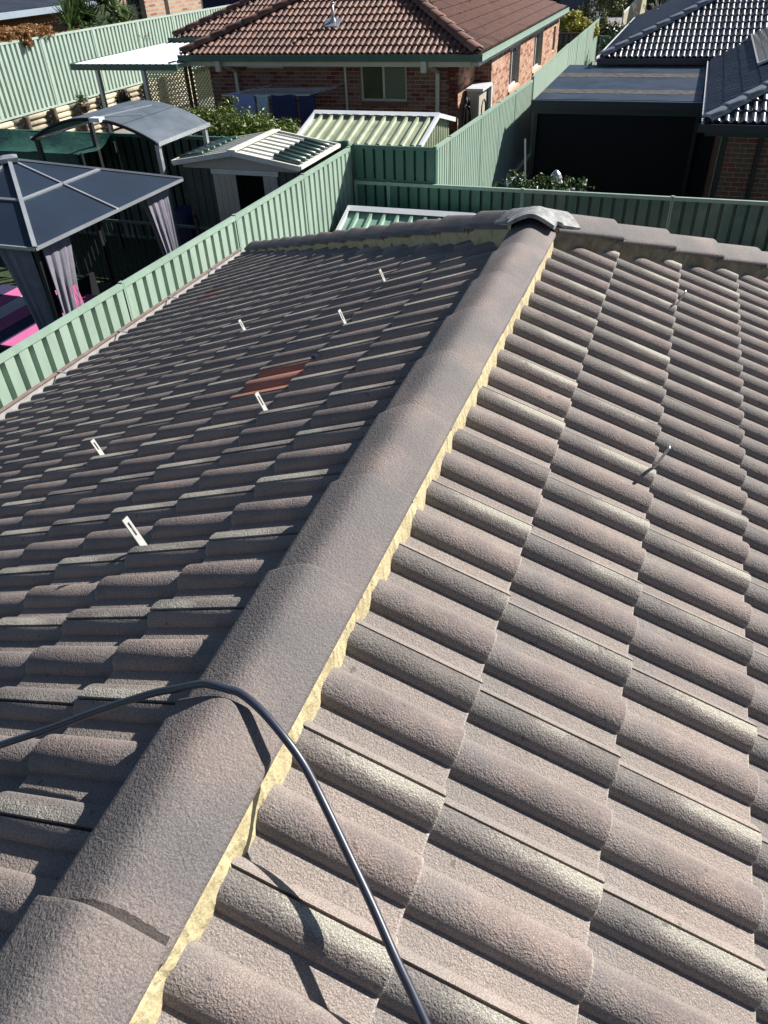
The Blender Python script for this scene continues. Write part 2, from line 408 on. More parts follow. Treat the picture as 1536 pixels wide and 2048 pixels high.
def slope_tiles(cands, O, U, V, mesh, gauge, c0, c1, r0, r1, clips, over={}, ustart=0.0, jit=0.0012):
    """list every tile of a slope: O = point on the eave-side nose line of row 0, U along the eave, V up the slope"""
    U = Vector(U).normalized(); V = Vector(V).normalized(); W = U.cross(V).normalized()
    rng = random.Random(len(cands) + 3)
    for r in range(r0, r1):
        for c in range(c0, c1):
            P = Vector(O) + U * (c * COVER + ustart) + V * (r * gauge)
            a = rng.uniform(-1, 1)
            Mx = Matrix(((U.x, V.x, W.x, P.x), (U.y, V.y, W.y, P.y), (U.z, V.z, W.z, P.z), (0, 0, 0, 1)))
            Mx = Mx @ Matrix.Translation((0, rng.uniform(-1, 1) * jit * 2, abs(rng.uniform(0, 1)) * jit)) @ Matrix.Rotation(a * 0.002, 4, 'Z')
            cs = [P, P + U * COVER, P + U * COVER + V * 0.42, P + V * 0.42]
            st = 1; cuts = []
            for (cp, cn) in clips:
                ds = [(q - Vector(cp)).dot(Vector(cn)) for q in cs]
                if max(ds) <= 0.01: st = 0; break
                if min(ds) < -0.001: cuts.append((cp, cn))
            if not st: continue
            mid = P + U * 0.15 + V * gauge / 2
            pr = project(mid); score = 0
            if pr and -60 < pr[0] < 1596 and -60 < pr[1] < 2108:
                a4 = [project(q) for q in (P, P + U * COVER, P + U * COVER + V * gauge, P + V * gauge)]
                if all(a4):
                    ar = 0
                    for i in range(4):
                        x0, y0 = a4[i][:2]; x1, y1 = a4[(i + 1) % 4][:2]; ar += x0 * y1 - x1 * y0
                    score = abs(ar) / 2
            cands.append((score, over.get((r, c), mesh), Mx, cuts, (r, c)))
def emit_tiles(cands, root, maxn=300, name='roof_tile', labels={}):
    cands.sort(key=lambda t: -t[0])
    rest = bmesh.new(); nrest = 0; mats = []
    for i, (sc, me, Mx, cuts, rc) in enumerate(cands):
        single = i < maxn and sc > 30
        if single and not cuts:
            o = link(name, me, root, Mx)
            if me is TILER: o['label'] = "terracotta red tile among the grey-brown ones"
            if me is TILEF: o['label'] = "faint reddish tile near the fence side"
            continue
        bm = bmesh.new(); bm.from_mesh(me); bmesh.ops.transform(bm, matrix=Mx, verts=bm.verts)
        for cp, cn in cuts:
            bmesh.ops.bisect_plane(bm, geom=bm.verts[:] + bm.edges[:] + bm.faces[:], plane_co=cp, plane_no=cn, clear_inner=True)
        if len(bm.faces) == 0: bm.free(); continue
        m2 = bpy.data.meshes.new(name); bm.to_mesh(m2); bm.free()
        if single:
            for q in me.materials: m2.materials.append(q)
            link(name, m2, root)
        else:
            rest.from_mesh(m2); nrest += 1; bpy.data.meshes.remove(m2)
            if not mats: mats = list(me.materials)
    if nrest:
        m2 = bpy.data.meshes.new(name + 's'); rest.to_mesh(m2)
        for q in mats: m2.materials.append(q)
        o = link('remaining_' + name + 's', m2, root); o['kind'] = 'stuff'
    rest.free()

# ------------------------------------------------------------------ ground
def ground():
    mb = MBd(); mb.box((-80, -30, -4.6), (80, 160, -4.2))
    lone('ground', mb, MDIRT, None, None, kind='structure')
    mb = MBd(); mb.box((-40, -12, -4.2), (-4.85, 12.46, -3.5))
    lone('lawn', mb, MGRASS, None, None, kind='structure')
    mb = MBd(); mb.box((-4.75, -12, -4.2), (14, 12.44, -4.0))
    lone('side_path', mb, MPAVE, None, None, kind='structure')
    mb = MBd(); mb.box((-17.15, 12.56, -4.2), (-3.45, 60, -3.4))
    lone('back_yard', mb, MPAVE, None, None, kind='structure')
    mb = MBd(); mb.box((-70, 12.56, -4.2), (-17.2, 90, -2.35))
    lone('upper_ground', mb, MGRASS, None, None, kind='structure')
    mb = MBd(); mb.box((-17.1, 60.1, -4.2), (60, 150, -2.2))
    lone('far_ground', mb, MGRASS, None, None, kind='structure')
ground()

# ------------------------------------------------------------------ our own house
TH0 = R(22.63); ct, st_ = math.cos(TH0), math.sin(TH0)
YA = 3.43; EAVE = 4.07
def house():
    H = thing('house', 'grey-brown concrete tiled roof with a hipped end seen from its own ridge', 'house', (0, 0, -4.0))
    cands = []
    tn = math.tan(TH0)
    nh = 11 + 1
    HC = (0, YA, 0)
    s2 = math.sqrt(.5)
    # right slope
    rows = 12; d0 = 0.447
    O = (( d0 + GA * (rows - 1)) * ct, 0.062, -(d0 + GA * (rows - 1)) * st_)
    slope_tiles(cands, O, (0, 1, 0), (-ct, 0, st_), TILE, GA, -12, 27, 0, rows, [(HC, (s2, -s2, 0))])
    # left slope
    d1 = 0.503
    O = (-(d1 + GA * (rows - 1)) * ct, 0.052, -(d1 + GA * (rows - 1)) * st_)
    red = {}
    def rc(px, py):   # tile (row, column) under a picture point
        d = Vector([sum(((px - 768) / FPX, (py - 1024) / FPX, 1.0)[i] * CAMR[i][k] for i in range(3)) for k in range(3)])
        n = Vector((-st_, 0, ct)); t = -n.dot(CAMC) / n.dot(d); P = CAMC + d * t
        rel = P - Vector(O); return int(math.floor(rel.dot(Vector((ct, 0, st_))) / GA)), int(math.floor(-(P.y - 0.052) / COVER))
    red[rc(545, 775)] = TILER; red[rc(452, 580)] = TILEF
    slope_tiles(cands, O, (0, -1, 0), (ct, 0, st_), TILE, GA, -28, 13, 0, rows, [(HC, (-s2, -s2, 0))], over=red)
    emit_tiles(cands, H, 298)
    # hipped end: hidden from the ridge, one tiled sheet
    cb = []
    O = (0, YA + (0.47 + GA * (rows - 1)) * ct, -(0.47 + GA * (rows - 1)) * st_)
    lo = TILE_LO
    slope_tiles(cb, O, (-1, 0, 0), (0, -ct, st_), lo, GA, -16, 16, 0, rows, [(HC, (s2, s2, 0)), (HC, (-s2, s2, 0))])
    cb = [(0, *c[1:]) for c in cb]
    emit_tiles(cb, H, 0, name='end_tile')
    # deck under the tiles, put in to stop light leaks
    e = 4.0; z = -e * tn - 0.07
    mb = MBd()
    a = [(0, -4.2, -.07), (0, YA, -.07), (e, YA + e, z), (e, -4.2, z), (-e, YA + e, z), (-e, -4.2, z)]
    mb.add(a, [(0, 3, 2, 1), (0, 1, 4, 5), (1, 2, 4), (0, 5, 3), (3, 5, 4, 2)])
    part('roof_deck', mb, MDECK, H)
    mb = MBd(); mb.box((-3.7, -4.0, -4.0), (3.7, YA + 3.7, -1.72)); part('wall', mb, MB[1], H)
    mb = MBd(); mb.box((-4.06, -4.1, -2.02), (4.06, YA + 4.06, -1.86)); part('fascia', mb, MGUTL, H)
    # gutter of the left eave with end return
    for sgn in (-1, 1):
        mb = MBd(); xa, xb = sgn * 4.10, sgn * 4.31
        mb.box((min(xa, xb), -4.2, -1.89), (max(xa, xb), YA + 4.2, -1.885))
        mb.box((min(xb, xb + .006 * sgn), -4.2, -1.93), (max(xb, xb + .006 * sgn), YA + 4.2, -1.76))
        mb.box((min(xa, xa + .006 * sgn), -4.2, -1.93), (max(xa, xa + .006 * sgn), YA + 4.1, -1.82))
        mb.box((min(xa, xb) + .007, -4.2, -1.83), (max(xa, xb) - .007, YA + 4.15, -1.825))
        g = part('gutter', mb, MGUTL, H)
        mb = MBd(); mb.box((min(xb - .012, xb + .02), -4.2, -1.758), (max(xb - .012, xb + .02), YA + 4.22, -1.748)); part('lip', mb, MGUTP, g)
        for k in range(12):
            mb = MBd(); y = -3 + k * 0.9; mb.box((min(xa, xb), y, -1.75), (max(xa, xb), y + .02, -1.742)); part('strap', mb, MGALV, g)
    mb = MBd(); mb.box((-4.2, YA + 4.09, -1.93), (4.2, YA + 4.225, -1.80)); part('gutter', mb, MGUTL, H)
    # ridge tiles
    def prof(t):   # flat flanks rising to a small rounded crest
        r = .30; return (math.sqrt(1 + r * r) - math.sqrt(t * t + r * r)) / (math.sqrt(1 + r * r) - r)
    TS = (-1, -.97, -.85, -.65, -.48, -.34, -.22, -.11, 0, .11, .22, .34, .48, .65, .85, .97, 1)
    def cap(A, B, up, w0, w1, nameo, hgt=0.056, th=.015):
        """ridge tile: A = tucked end, B = lapping end, both at the height of the side edges"""
        A = Vector(A); B = Vector(B); D = (B - A).normalized(); S = D.cross(Vector(up)).normalized(); Up = S.cross(D).normalized()
        L = (B - A).length
        def ring(P, w, dz=0.0, inset=0.0):
            r = [P + S * (-(w - inset)) + Up * (dz - th)]
            for t in TS:
                zz = prof(t) * hgt - (.0035 if abs(t) == 1 else 0)
                r.append(P + S * (t * (w - inset)) + Up * (zz + dz))
            r.append(P + S * (w - inset) + Up * (dz - th)); return r
        rows = [ring(A + D * .01, w0, -th, .01), ring(A, w0), ring(A + D * L * .3, w0 + (w1 - w0) * .3), ring(A + D * L * .65, w0 + (w1 - w0) * .65),
                ring(B - D * .010, w1), ring(B - D * .004, w1, -.0008), ring(B - D * .001, w1, -.0028), ring(B, w1, -.0065), ring(B - D * .002, w1, -th, .010), ring(B - D * .10, w1, -th, .012)]
        mb = MBd(); mb.grid(rows)
        me = mb.mesh(nameo, MCAP); edge_split_auto(me, 42)
        return link(nameo, me, H)
    J = [-0.104, .303, .699, 1.081, 1.471, 1.858, 2.249, 2.646, 3.022]
    ends = [-4.10 + .40 * k for k in range(10)] + J
    offs = random.Random(4)
    for i in range(len(ends)):
        y1 = ends[i]; y0 = y1 - 0.425
        dx = offs.uniform(-.0025, .0025)
        cap((dx, y0, 0.017), (dx + offs.uniform(-.003, .003), y1, 0.033 + offs.uniform(-.001, .002)), (0, 0, 1), 0.115, 0.121, 'ridge_tile')
    cap((0, 3.0, 0.017), (0, YA + .06, 0.026), (0, 0, 1), 0.117, 0.120, 'ridge_tile')
    # dark strip painted in for the shadowy concrete at the nearest joint
    mb = MBd(); rw = []
    for yy, k in ((-0.092, 0), (-0.0915, 1)):
        pass
    rowa, rowb = [], []
    for k in range(23):
        t = -.50 + 1.46 * k / 22
        zz = prof(t) * .056 + .0195
        wdt = 0.003 + 0.0125 * max(0, min(1, (t + .5) / .9)) + 0.0010 * math.sin(k * 2.1)
        rowa.append((t * .118, -0.105, zz + .001)); rowb.append((t * .118, -0.104 + wdt, zz + .0012))
    mb.grid([rowa, rowb]); part('joint_shade_band', mb, cap_mat("shaded cap joint", 0.30), H, sm=True)
    # hip tiles
    for sx in (1, -1):
        d = Vector((sx, 1, -tn)); Ld = d.length; d.normalize()
        base0 = Vector((0, YA, 0.0)); up = Vector((-sx * tn * .5, -tn * .5, 1))
        up = Vector((0, 0, 1)) - d * d.z
        tot = 5.88 ; n = 15
        lift = lambda a: Vector((0, 0, .066 - .0095 * a))
        for k in range(n):
            a = .09 + k * .40; b = min(a + .43, tot)
            jit = offs.uniform(-.003, .003)
            cap(base0 + d * (a - .01) + lift(a) + Vector((0, 0, -.004)), base0 + d * b + lift(b) + Vector((0, 0, 0.020 + jit)), up, .112, .119, 'hip_tile', hgt=.062)
        # hip pointing, both sides
        for side in (-1, 1):
            S = d.cross(up).normalized() * side
            rows = [[], [], [], []]
            n2 = 150; rr = random.Random(9 + sx * 3 + side)
            for k in range(n2 + 1):
                P = base0 + d * (.05 + (tot - .07) * k / n2) + lift(.05 + (tot - .07) * k / n2)
                wv = 0.004 * math.sin(k * .9) + rr.uniform(-.003, .003)
                rows[0].append(P + S * .106 + Vector((0, 0, .006)))
                rows[1].append(P + S * (.107 + wv * .4) + Vector((0, 0, -.030)))
                rows[2].append(P + S * (.108 + wv) + Vector((0, 0, -.080)))
                rows[3].append(P + S * (.114 + wv) + Vector((0, 0, -.180)))
            mb = MBd(); mb.grid(rows)
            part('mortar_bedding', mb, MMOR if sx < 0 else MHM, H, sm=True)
    # ridge pointing
    for side in (1, -1):
        rows = [[] for _ in range(6)]; rr = random.Random(5 + side)
        y = -4.2; k = 0
        while y < YA - .06:
            u = (y - (0.05 if side > 0 else 0.064))
            ph = math.cos(2 * math.pi * u / PITCH)     # +1 on roll crest
            lump = 0.0016 * math.sin(y * 61) + 0.0013 * math.sin(y * 23 + 1) + rr.uniform(-.0009, .0009)
            ou = 0.002 * (1 - ph) / 2 + lump
            ou += 0.006 * max(0, math.sin(2 * math.pi * (u + .04) / PITCH)) ** 3 + .0025 * math.sin(y * 7.3)
            rows[0].append((side * .100, y, .012)); rows[1].append((side * (.1125 + lump * .6), y, .004))
            rows[2].append((side * (.1145 + lump + ou * .2), y, -.008)); rows[3].append((side * (.1150 + ou * .6), y, -.027))
            rows[4].append((side * (.1165 + ou), y, -.045)); rows[5].append((side * (.1190 + ou), y, -.082))
            y += .006; k += 1
        mb = MBd(); mb.grid(rows if side > 0 else rows[::-1]); part('mortar_bedding', mb, MMOR, H, sm=True)
    # three-way junction tile
    c = Vector((0, YA, 0)); dirs = [Vector((0, -1, 0)), Vector((s2, s2, -tn * s2)), Vector((-s2, s2, -tn * s2))]
    Ls = [.13, .20, .20]
    def capz(t): t = min(1, abs(t)); return prof(t) * .070 if t < 1 else 0
    def zt(x, y):
        best = -9
        for dd in dirs:
            h = Vector((dd.x, dd.y, 0)).normalized(); al = x * h.x + y * h.y; pe = -x * h.y + y * h.x
            slope = 0 if dd.z == 0 else -tn / math.sqrt(2)
            if al > -.14 and abs(pe) <= .145: best = max(best, capz(pe / .15) + slope * max(0, al) - .6 * max(0, -al))
        return best
    rings = []; na = 96
    for ri in range(13):
        ring = []
        for k in range(na):
            ph = 2 * math.pi * k / na; ca, sa = math.cos(ph), math.sin(ph); rm = .05
            for dd, L in zip(dirs, Ls):
                h = Vector((dd.x, dd.y, 0)).normalized(); cd = ca * h.x + sa * h.y; sdn = abs(-ca * h.y + sa * h.x)
                if cd > 0: rm = max(rm, min(L / cd, .118 / max(sdn, 1e-3)))
            rr_ = rm * ri / 12
            x, y = ca * rr_, sa * rr_
            ring.append((x, YA + .02 + y, zt(x, y) + .062))
        rings.append(ring)
    low = [(x * 1.0, y, z - .020) for x, y, z in rings[-1]]
    mb = MBd(); mb.grid([r + [r[0]] for r in rings + [low]])
    me = mb.mesh('junction_tile', MAPEX); edge_split_auto(me, 22); link('junction_tile', me, H)
TILE_LO = make_tile("simple_tile", MT, GA, 0.40, hi=False)
house()

# ------------------------------------------------------------------ roof hooks, hose
def bp(px, py, n, c):
    d = Vector([sum(((px - 768) / FPX, (py - 1024) / FPX, 1.0)[i] * CAMR[i][k] for i in range(3)) for k in range(3)])
    n = Vector(n); t = (c - n.dot(CAMC)) / n.dot(d); return CAMC + d * t
NL = Vector((-st_, 0, ct)); NR = Vector((st_, 0, ct))
def strap(P, T, wdir, label, w=.026, th=.004, L=None):
    P = Vector(P); T = Vector(T); d = (T - P).normalized(); L = L or (T - P).length
    S = (Vector(wdir) - d * d.dot(Vector(wdir))).normalized(); W = d.cross(S)
    root = thing('roof_hook', label, 'roof hook', P, 'slotted metal roof hooks standing up between the tiles')
    mb = MBd()
    # upright plate with a long slot: four bars
    def pl(s0, s1, l0, l1):
        q = []
        for t in (-th / 2, th / 2):
            for a, b in ((s0, l0), (s1, l0), (s1, l1), (s0, l1)): q.append(P + S * a + d * b + W * t)
        mb.hexa(q)
    h = w / 2; sl = w * .16
    pl(-h, h, -0.01, L * .38); pl(-h, -sl, L * .38, L * .84); pl(sl, h, L * .38, L * .84); pl(-h, h, L * .84, L)
    part('plate', mb, MALU, root)
    mb = MBd()
    q = []
    V = Vector((ct if P.x < 0 else -ct, 0, st_))
    F = P - d * .008
    mb.bar(F - d * .012, F - d * .012 + V * .05, w, th, d); part('foot', mb, MALU, root)
for (bx, by, tx, ty, lab) in [
    (287, 1091, 262, 1037, 'slotted metal roof hook nearest the left edge, lowest of the six on the shaded slope'),
    (205, 911, 187, 880, 'slotted metal roof hook farthest left on the shaded slope'),
    (534, 826, 520, 786, 'slotted metal roof hook just below the two red tiles'),
    (692, 651, 685, 620, 'slotted metal roof hook above the red tile, nearer the ridge'),
    (491, 664, 483, 640, 'slotted metal roof hook alone in the far middle of the shaded slope'),
    (771, 567, 765, 539, 'slotted metal roof hook highest on the shaded slope, near the hip')]:
    P = bp(bx, by, NL, 0.012)
    # plate stands square to the slope: find the height that reaches the picture point of its tip
    best = None
    for k in range(60):
        h = .04 + k * .002; T = P + NL * h; q = project(T)
        e = abs(q[1] - ty)
        if best is None or e < best[0]: best = (e, h)
    T = P + NL * best[1] + Vector((0, 0.0, 0))
    strap(P, T, (0, 1, 0), lab)
for (bx, by, tx, ty, lab) in [(1303, 942, 1340, 894, 'thin metal roof hook leaning out of the sunlit slope, the nearer of two'),
                              (1352, 612, 1372, 582, 'thin metal roof hook leaning out of the sunlit slope, the farther of two')]:
    P = bp(bx, by, NR, 0.012); A = bp(tx, ty, NR, 0.012); dr = (A - CAMC).normalized()
    Q = CAMC + dr * (P - CAMC).dot(dr)          # a hook as short as its picture allows
    Q = Q - dr * .05
    strap(P, Q, (0, 1, 0), lab, w=.016, th=.005)
# small blue cap on a tile
mb = MBd(); P = bp(628, 714, NL, .03)
mb.tube([P, P + NL * .008, P + NL * .012], [.014, .014, .009], 10)
lone('bottle_cap', mb, MBLUEP, 'small blue plastic cap lying on the tiles above the red tile', 'bottle cap', sm=False)

def catmull(P, n=8):
    out = []; P = [Vector(p) for p in P]; Q = [P[0] * 2 - P[1]] + P + [P[-1] * 2 - P[-2]]
    for i in range(1, len(Q) - 2):
        for k in range(n):
            t = k / n
            out.append(0.5 * ((2 * Q[i]) + (-Q[i-1] + Q[i+1]) * t + (2*Q[i-1] - 5*Q[i] + 4*Q[i+1] - Q[i+2]) * t*t + (-Q[i-1] + 3*Q[i] - 3*Q[i+1] + Q[i+2]) * t**3))
    out.append(P[-1]); return out

HOSE_PTS = [bp(-160, 1548, (1, 0, 0), -.72), bp(-60, 1512, (1, 0, 0), -.61), bp(0, 1490, (1, 0, 0), -.54), bp(100, 1457, (1, 0, 0), -.425), bp(200, 1420, (1, 0, 0), -.31),
            bp(300, 1388, (1, 0, 0), -.19), bp(350, 1378, (1, 0, 0), -.13), (-.066, .318, .079), (-.030, .315, .0915), (0, .314, .0935),
            (.028, .314, .0915), (.078, .297, .084), (.138, .268, .066), (.19, .239, .041), (.25, .190, .020), (.319, .132, -.014), (.378, .081, -.040),
            (.434, .029, -.063), (.482, -.012, -.088), (.525, -.052, -.112), (.58, -.11, -.135)]
mb = MBd(); mb.tube(catmull(HOSE_PTS, 12), 0.0080, 16)
lone('hose', mb, MHOSE, 'blue-black rubber pressure hose looping over the ridge', 'hose', sm=True)

# ------------------------------------------------------------------ sheet metal fences
def sheet(A, B, z0, z1, nrm, pitch=0.186, rib=0.060, dep=0.066, z0b=None, z1b=None, phase=0.0):
    """ribbed sheet from A to B (x, y); the ribs recede from the side nrm points to"""
    A = Vector((*A, 0)); B = Vector((*B, 0)); L = (B - A).length; d = (B - A) / L; n = Vector((*nrm, 0))
    z0b = z0 if z0b is None else z0b; z1b = z1 if z1b is None else z1b
    ts = []; k = 0; t = -phase
    pan = pitch - rib
    while t < L:
        for a, dp in ((t, 0), (t + pan, 0), (t + pan + .010, dep), (t + pitch - .010, dep)):
            if 0 <= a <= L: ts.append((a, dp))
        t += pitch
    ts = [(0, ts[0][1])] + ts + [(L, ts[-1][1])]
    bot, top = [], []
    for t, dp in ts:
        P = A + d * t - n * dp; f = t / L
        bot.append((P.x, P.y, z0 + (z0b - z0) * f)); top.append((P.x, P.y, z1 + (z1b - z1) * f))
    mb = MBd(); mb.grid([bot, top]); return mb
def fence(label, A, B, z0, z1, nrm, posts, mat, rmat, cat='fence', group=None, railh=.055, cap=True, z1b=None, phase=0.0, pitch=.186, rib=.068):
    A = Vector((*A, 0)); B = Vector((*B, 0)); L = (B - A).length; d = (B - A) / L; n = Vector((*nrm, 0))
    z1b = z1 if z1b is None else z1b
    root = thing('fence', label, cat, (A.x, A.y, z0), group)
    ps = sorted(set([0.0] + [p for p in posts if 0 < p < L] + [L]))
    ztop = lambda t: z1 + (z1b - z1) * t / L
    for a, b in zip(ps[:-1], ps[1:]):
        P0, P1 = A + d * (a + .025), A + d * (b - .025)
        mb = sheet(P0[:2], P1[:2], z0 + .02, ztop(a) - .03, nrm, z1b=ztop(b) - .03, phase=phase, pitch=pitch, rib=rib)
        part('sheet_panel', mb, mat, root)
        mb = MBd()
        o = n * -.017
        mb.bar(P0 + o + Vector((0, 0, ztop(a) - railh / 2)), P1 + o + Vector((0, 0, ztop(b) - railh / 2)), .052, railh)
        part('top_rail', mb, rmat, root)
        mb = MBd(); mb.bar(P0 + o + Vector((0, 0, z0 + .03)), P1 + o + Vector((0, 0, z0 + .03)), .05, .05); part('bottom_rail', mb, rmat, root)
    for p in ps:
        P = A + d * p - n * .017; mb = MBd()
        zt = ztop(p) + .012
        # two back-to-back channels with a groove
        for k in (-1, 1):
            mb.bar(P + d * (k * .0135) + Vector((0, 0, z0)), P + d * (k * .0135) + Vector((0, 0, zt)), .056, .022, up=tuple(d))
        part('post', mb, rmat, root)
    return root
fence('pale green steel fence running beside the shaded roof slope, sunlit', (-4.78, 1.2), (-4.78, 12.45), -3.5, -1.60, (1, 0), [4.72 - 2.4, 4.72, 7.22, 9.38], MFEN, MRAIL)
fence('green steel fence across the back of the house, shaded, behind the hips', (-4.72, 12.5), (6.2, 12.5), -4.0, -2.15, (0, -1), [.62, 2.99, 5.36, 7.7, 10.1], MFEN_SHADE, MRAIL, rib=.05)
fence('short raised green steel fence above the back fence, in front of the cream shed', (-4.74, 12.56), (-3.27, 12.56), -2.17, -1.58, (0, -1), [], MFEN_SHADE, MFEN_SHADE, rib=.05)
fence('dark green steel fence closing the neighbour yard behind the arched pergola', (-16.9, 12.5), (-4.84, 12.5), -3.5, -1.52, (0, -1), [2.4 * k for k in range(1, 6)], MFEN_X, MFEN_SHADE, rib=.05)
fence('pale green steel fence going away beside the brick house, sunlit', (-3.33, 12.62), (-3.33, 21.6), -3.62, -1.62, (1, 0), [1.15, 3.5, 5.15, 6.9], MFEN, MRAIL, pitch=.150, rib=.055, z1b=-1.82)
fence('pale green steel fence farther along beyond the dark patio roof', (-3.33, 27.6), (-3.33, 35.2), -3.3, -1.66, (1, 0), [2.0, 4.4], MFEN, MRAIL, pitch=.42, rib=.05, z1b=-1.58)
fence('long pale green steel fence on top of the log retaining wall', (-17.0, 13.0), (-17.0, 34.0), -2.32, -0.56, (1, 0), [1.8, 4.15, 6.48, 8.81, 11.13, 13.3, 15.7, 18.1], MFENP, MFENP, rib=.088)
# flat pale panel against the patio
root = thing('screen_panel', 'smooth pale green flat panel beside the dark patio roof', 'screen', (-3.3, 21.6, -3.6))
for k in range(3):
    ya, yb = 21.7 + k * 1.95, 21.7 + (k + 1) * 1.95 - .01; za, zb = -1.79 + .04 * k, -1.79 + .04 * (k + 1)
    mb = MBd(); mb.hexa([(-3.36, ya, -3.6), (-3.32, ya, -3.6), (-3.32, yb, -3.6), (-3.36, yb, -3.6), (-3.36, ya, za), (-3.32, ya, za), (-3.32, yb, zb), (-3.36, yb, zb)])
    part('sheet_panel', mb, MFEN, root)
mb = MBd(); mb.box((-3.38, 21.63, -3.6), (-3.30, 21.69, -1.75)); part('post', mb, MRAIL, root)
mb = MBd(); mb.bar((-3.34, 21.7, -1.77), (-3.34, 27.55, -1.65), .06, .035); part('top_rail', mb, MRAIL, root)

# ------------------------------------------------------------------ bricks
def brick_mesh(L, mat, dep=.02, h=.076):
    mb = MBd(); mb.box((0, 0, 0), (L, dep, h)); return mb.mesh('brick', mat)
def brick_wall(root, P, U, Nn, length, z0, z1, mats, mortar, holes=(), maxn=0, thick=.24, L=.24, H=.086, name='wall'):
    """P = lower left corner seen from outside, U along, Nn outward"""
    P = Vector(P); U = Vector(U); Nn = Vector(Nn)
    # mortar body split round the holes
    us = sorted({0, length, *[h[0] for h in holes], *[h[1] for h in holes]})
    mb = MBd()
    def slab(u0, u1, a, b):
        if b - a < .005 or u1 - u0 < .005: return
        q = []
        for z in (a, b):
            for uu, nn in ((u0, 0), (u1, 0), (u1, -thick), (u0, -thick)): q.append(P + U * uu + Nn * nn + Vector((0, 0, z - P.z)))
        mb.hexa(q)
    for u0, u1 in zip(us[:-1], us[1:]):
        hs = sorted([(h[2], h[3]) for h in holes if h[0] <= u0 + .001 and h[1] >= u1 - .001])
        z = z0
        for a, b in hs: slab(u0, u1, z, a); z = b
        slab(u0, u1, z, z1)
    part(name, mb, mortar, root)
    full = [brick_mesh(L - .010, mm) for mm in mats]
    lst = []; rng = random.Random(int(abs(P.x * 7 + P.y * 3) * 10))
    nr = int((z1 - z0) / H)
    for r in range(nr):
        zb = z1 - .008 - (r + 1) * H + .010
        off = (L / 2 if r % 2 else 0)
        t = -off
        while t < length - .02:
            a, b = max(0.0, t), min(length, t + L - .010)
            segs = [(a, b)]
            for h in holes:
                if zb + H * .7 > h[2] and zb < h[3]:
                    ns = []
                    for (x0, x1) in segs:
                        if x1 <= h[0] or x0 >= h[1]: ns.append((x0, x1)); continue
                        if x0 < h[0] - .03: ns.append((x0, h[0] - .004))
                        if x1 > h[1] + .03: ns.append((h[1] + .004, x1))
                    segs = ns
            for (x0, x1) in segs:
                if x1 - x0 > .03: lst.append((x0, x1, zb, rng.choices(range(len(mats)), (3, 5, 4))[0], r))
            t += L
    lst.sort(key=lambda q: q[4])
    rest = [MBd() for _ in mats]
    Mb = Matrix(((U.x, -Nn.x, 0, 0), (U.y, -Nn.y, 0, 0), (U.z, -Nn.z, 1, 0), (0, 0, 0, 1)))
    cnt = 0
    for i, (x0, x1, zb, mi, r) in enumerate(lst):
        pj = rng.uniform(.003, .006)
        Q = P + U * x0 + Nn * pj; Q.z = zb
        if i < maxn:
            whole = abs((x1 - x0) - (L - .010)) < .002
            Mx = Matrix.Translation(Q) @ Mb
            if not whole: Mx = Mx @ Matrix.Diagonal((*((x1 - x0) / (L - .010), 1, 1), 1))
            link('brick', full[mi], root, Mx); cnt += 1
        else:
            q = []
            for z in (zb, zb + .076):
                for uu, nn in ((x0, pj), (x1, pj), (x1, -.01), (x0, -.01)):
                    W = P + U * uu + Nn * nn; q.append((W.x, W.y, z))
            rest[mi].hexa(q)
    for mi, b in enumerate(rest):
        if b.v: part('remaining_bricks', b, mats[mi], root, kind='stuff')
    return cnt
def hip_caps(root, A, B, mat, n, w=.12, h=.09, name='hip_tile'):
    A = Vector(A); B = Vector(B); d = (B - A) / n; D = d.normalized()
    S = D.cross(Vector((0, 0, 1))).normalized(); Up = S.cross(D).normalized()
    for k in range(n):
        P0 = A + d * k; P1 = A + d * (k + 1.04)
        rows = []
        for P, ww, lf in ((P0, w, .02), (P0 + D * .01, w, .035), (P1, w * .88, .012)):
            rows.append([P + S * (math.sin(t * math.pi / 2) * ww) + Up * (h * (1 - abs(t) ** 2.4) + lf - .03) for t in (-1, -.8, -.5, -.15, .15, .5, .8, 1)])
        rows.insert(0, [q - Up * .03 for q in rows[0]])
        mb = MBd(); mb.grid(rows); me = mb.mesh(name, mat); edge_split_auto(me, 50); link(name, me, root)
def gutter_run(root, a, b, out, mat, h=.12, d=.12):
    mb = MBd(); a = Vector(a); b = Vector(b); o = Vector(out); D = (b - a).normalized()
    mb.bar(a + o * d + Vector((0, 0, -h / 2)), b + o * d + Vector((0, 0, -h / 2)), .012, h)
    mb.bar(a + o * (d / 2) + Vector((0, 0, -h)), b + o * (d / 2) + Vector((0, 0, -h)), d, .012)
    mb.bar(a + o * (d / 2) + Vector((0, 0, -.035)), b + o * (d / 2) + Vector((0, 0, -.035)), d - .02, .01)
    mb.bar(a + o * d + Vector((0, 0, .004)), b + o * d + Vector((0, 0, .004)), .022, .018)
    return part('gutter', mb, mat, root)

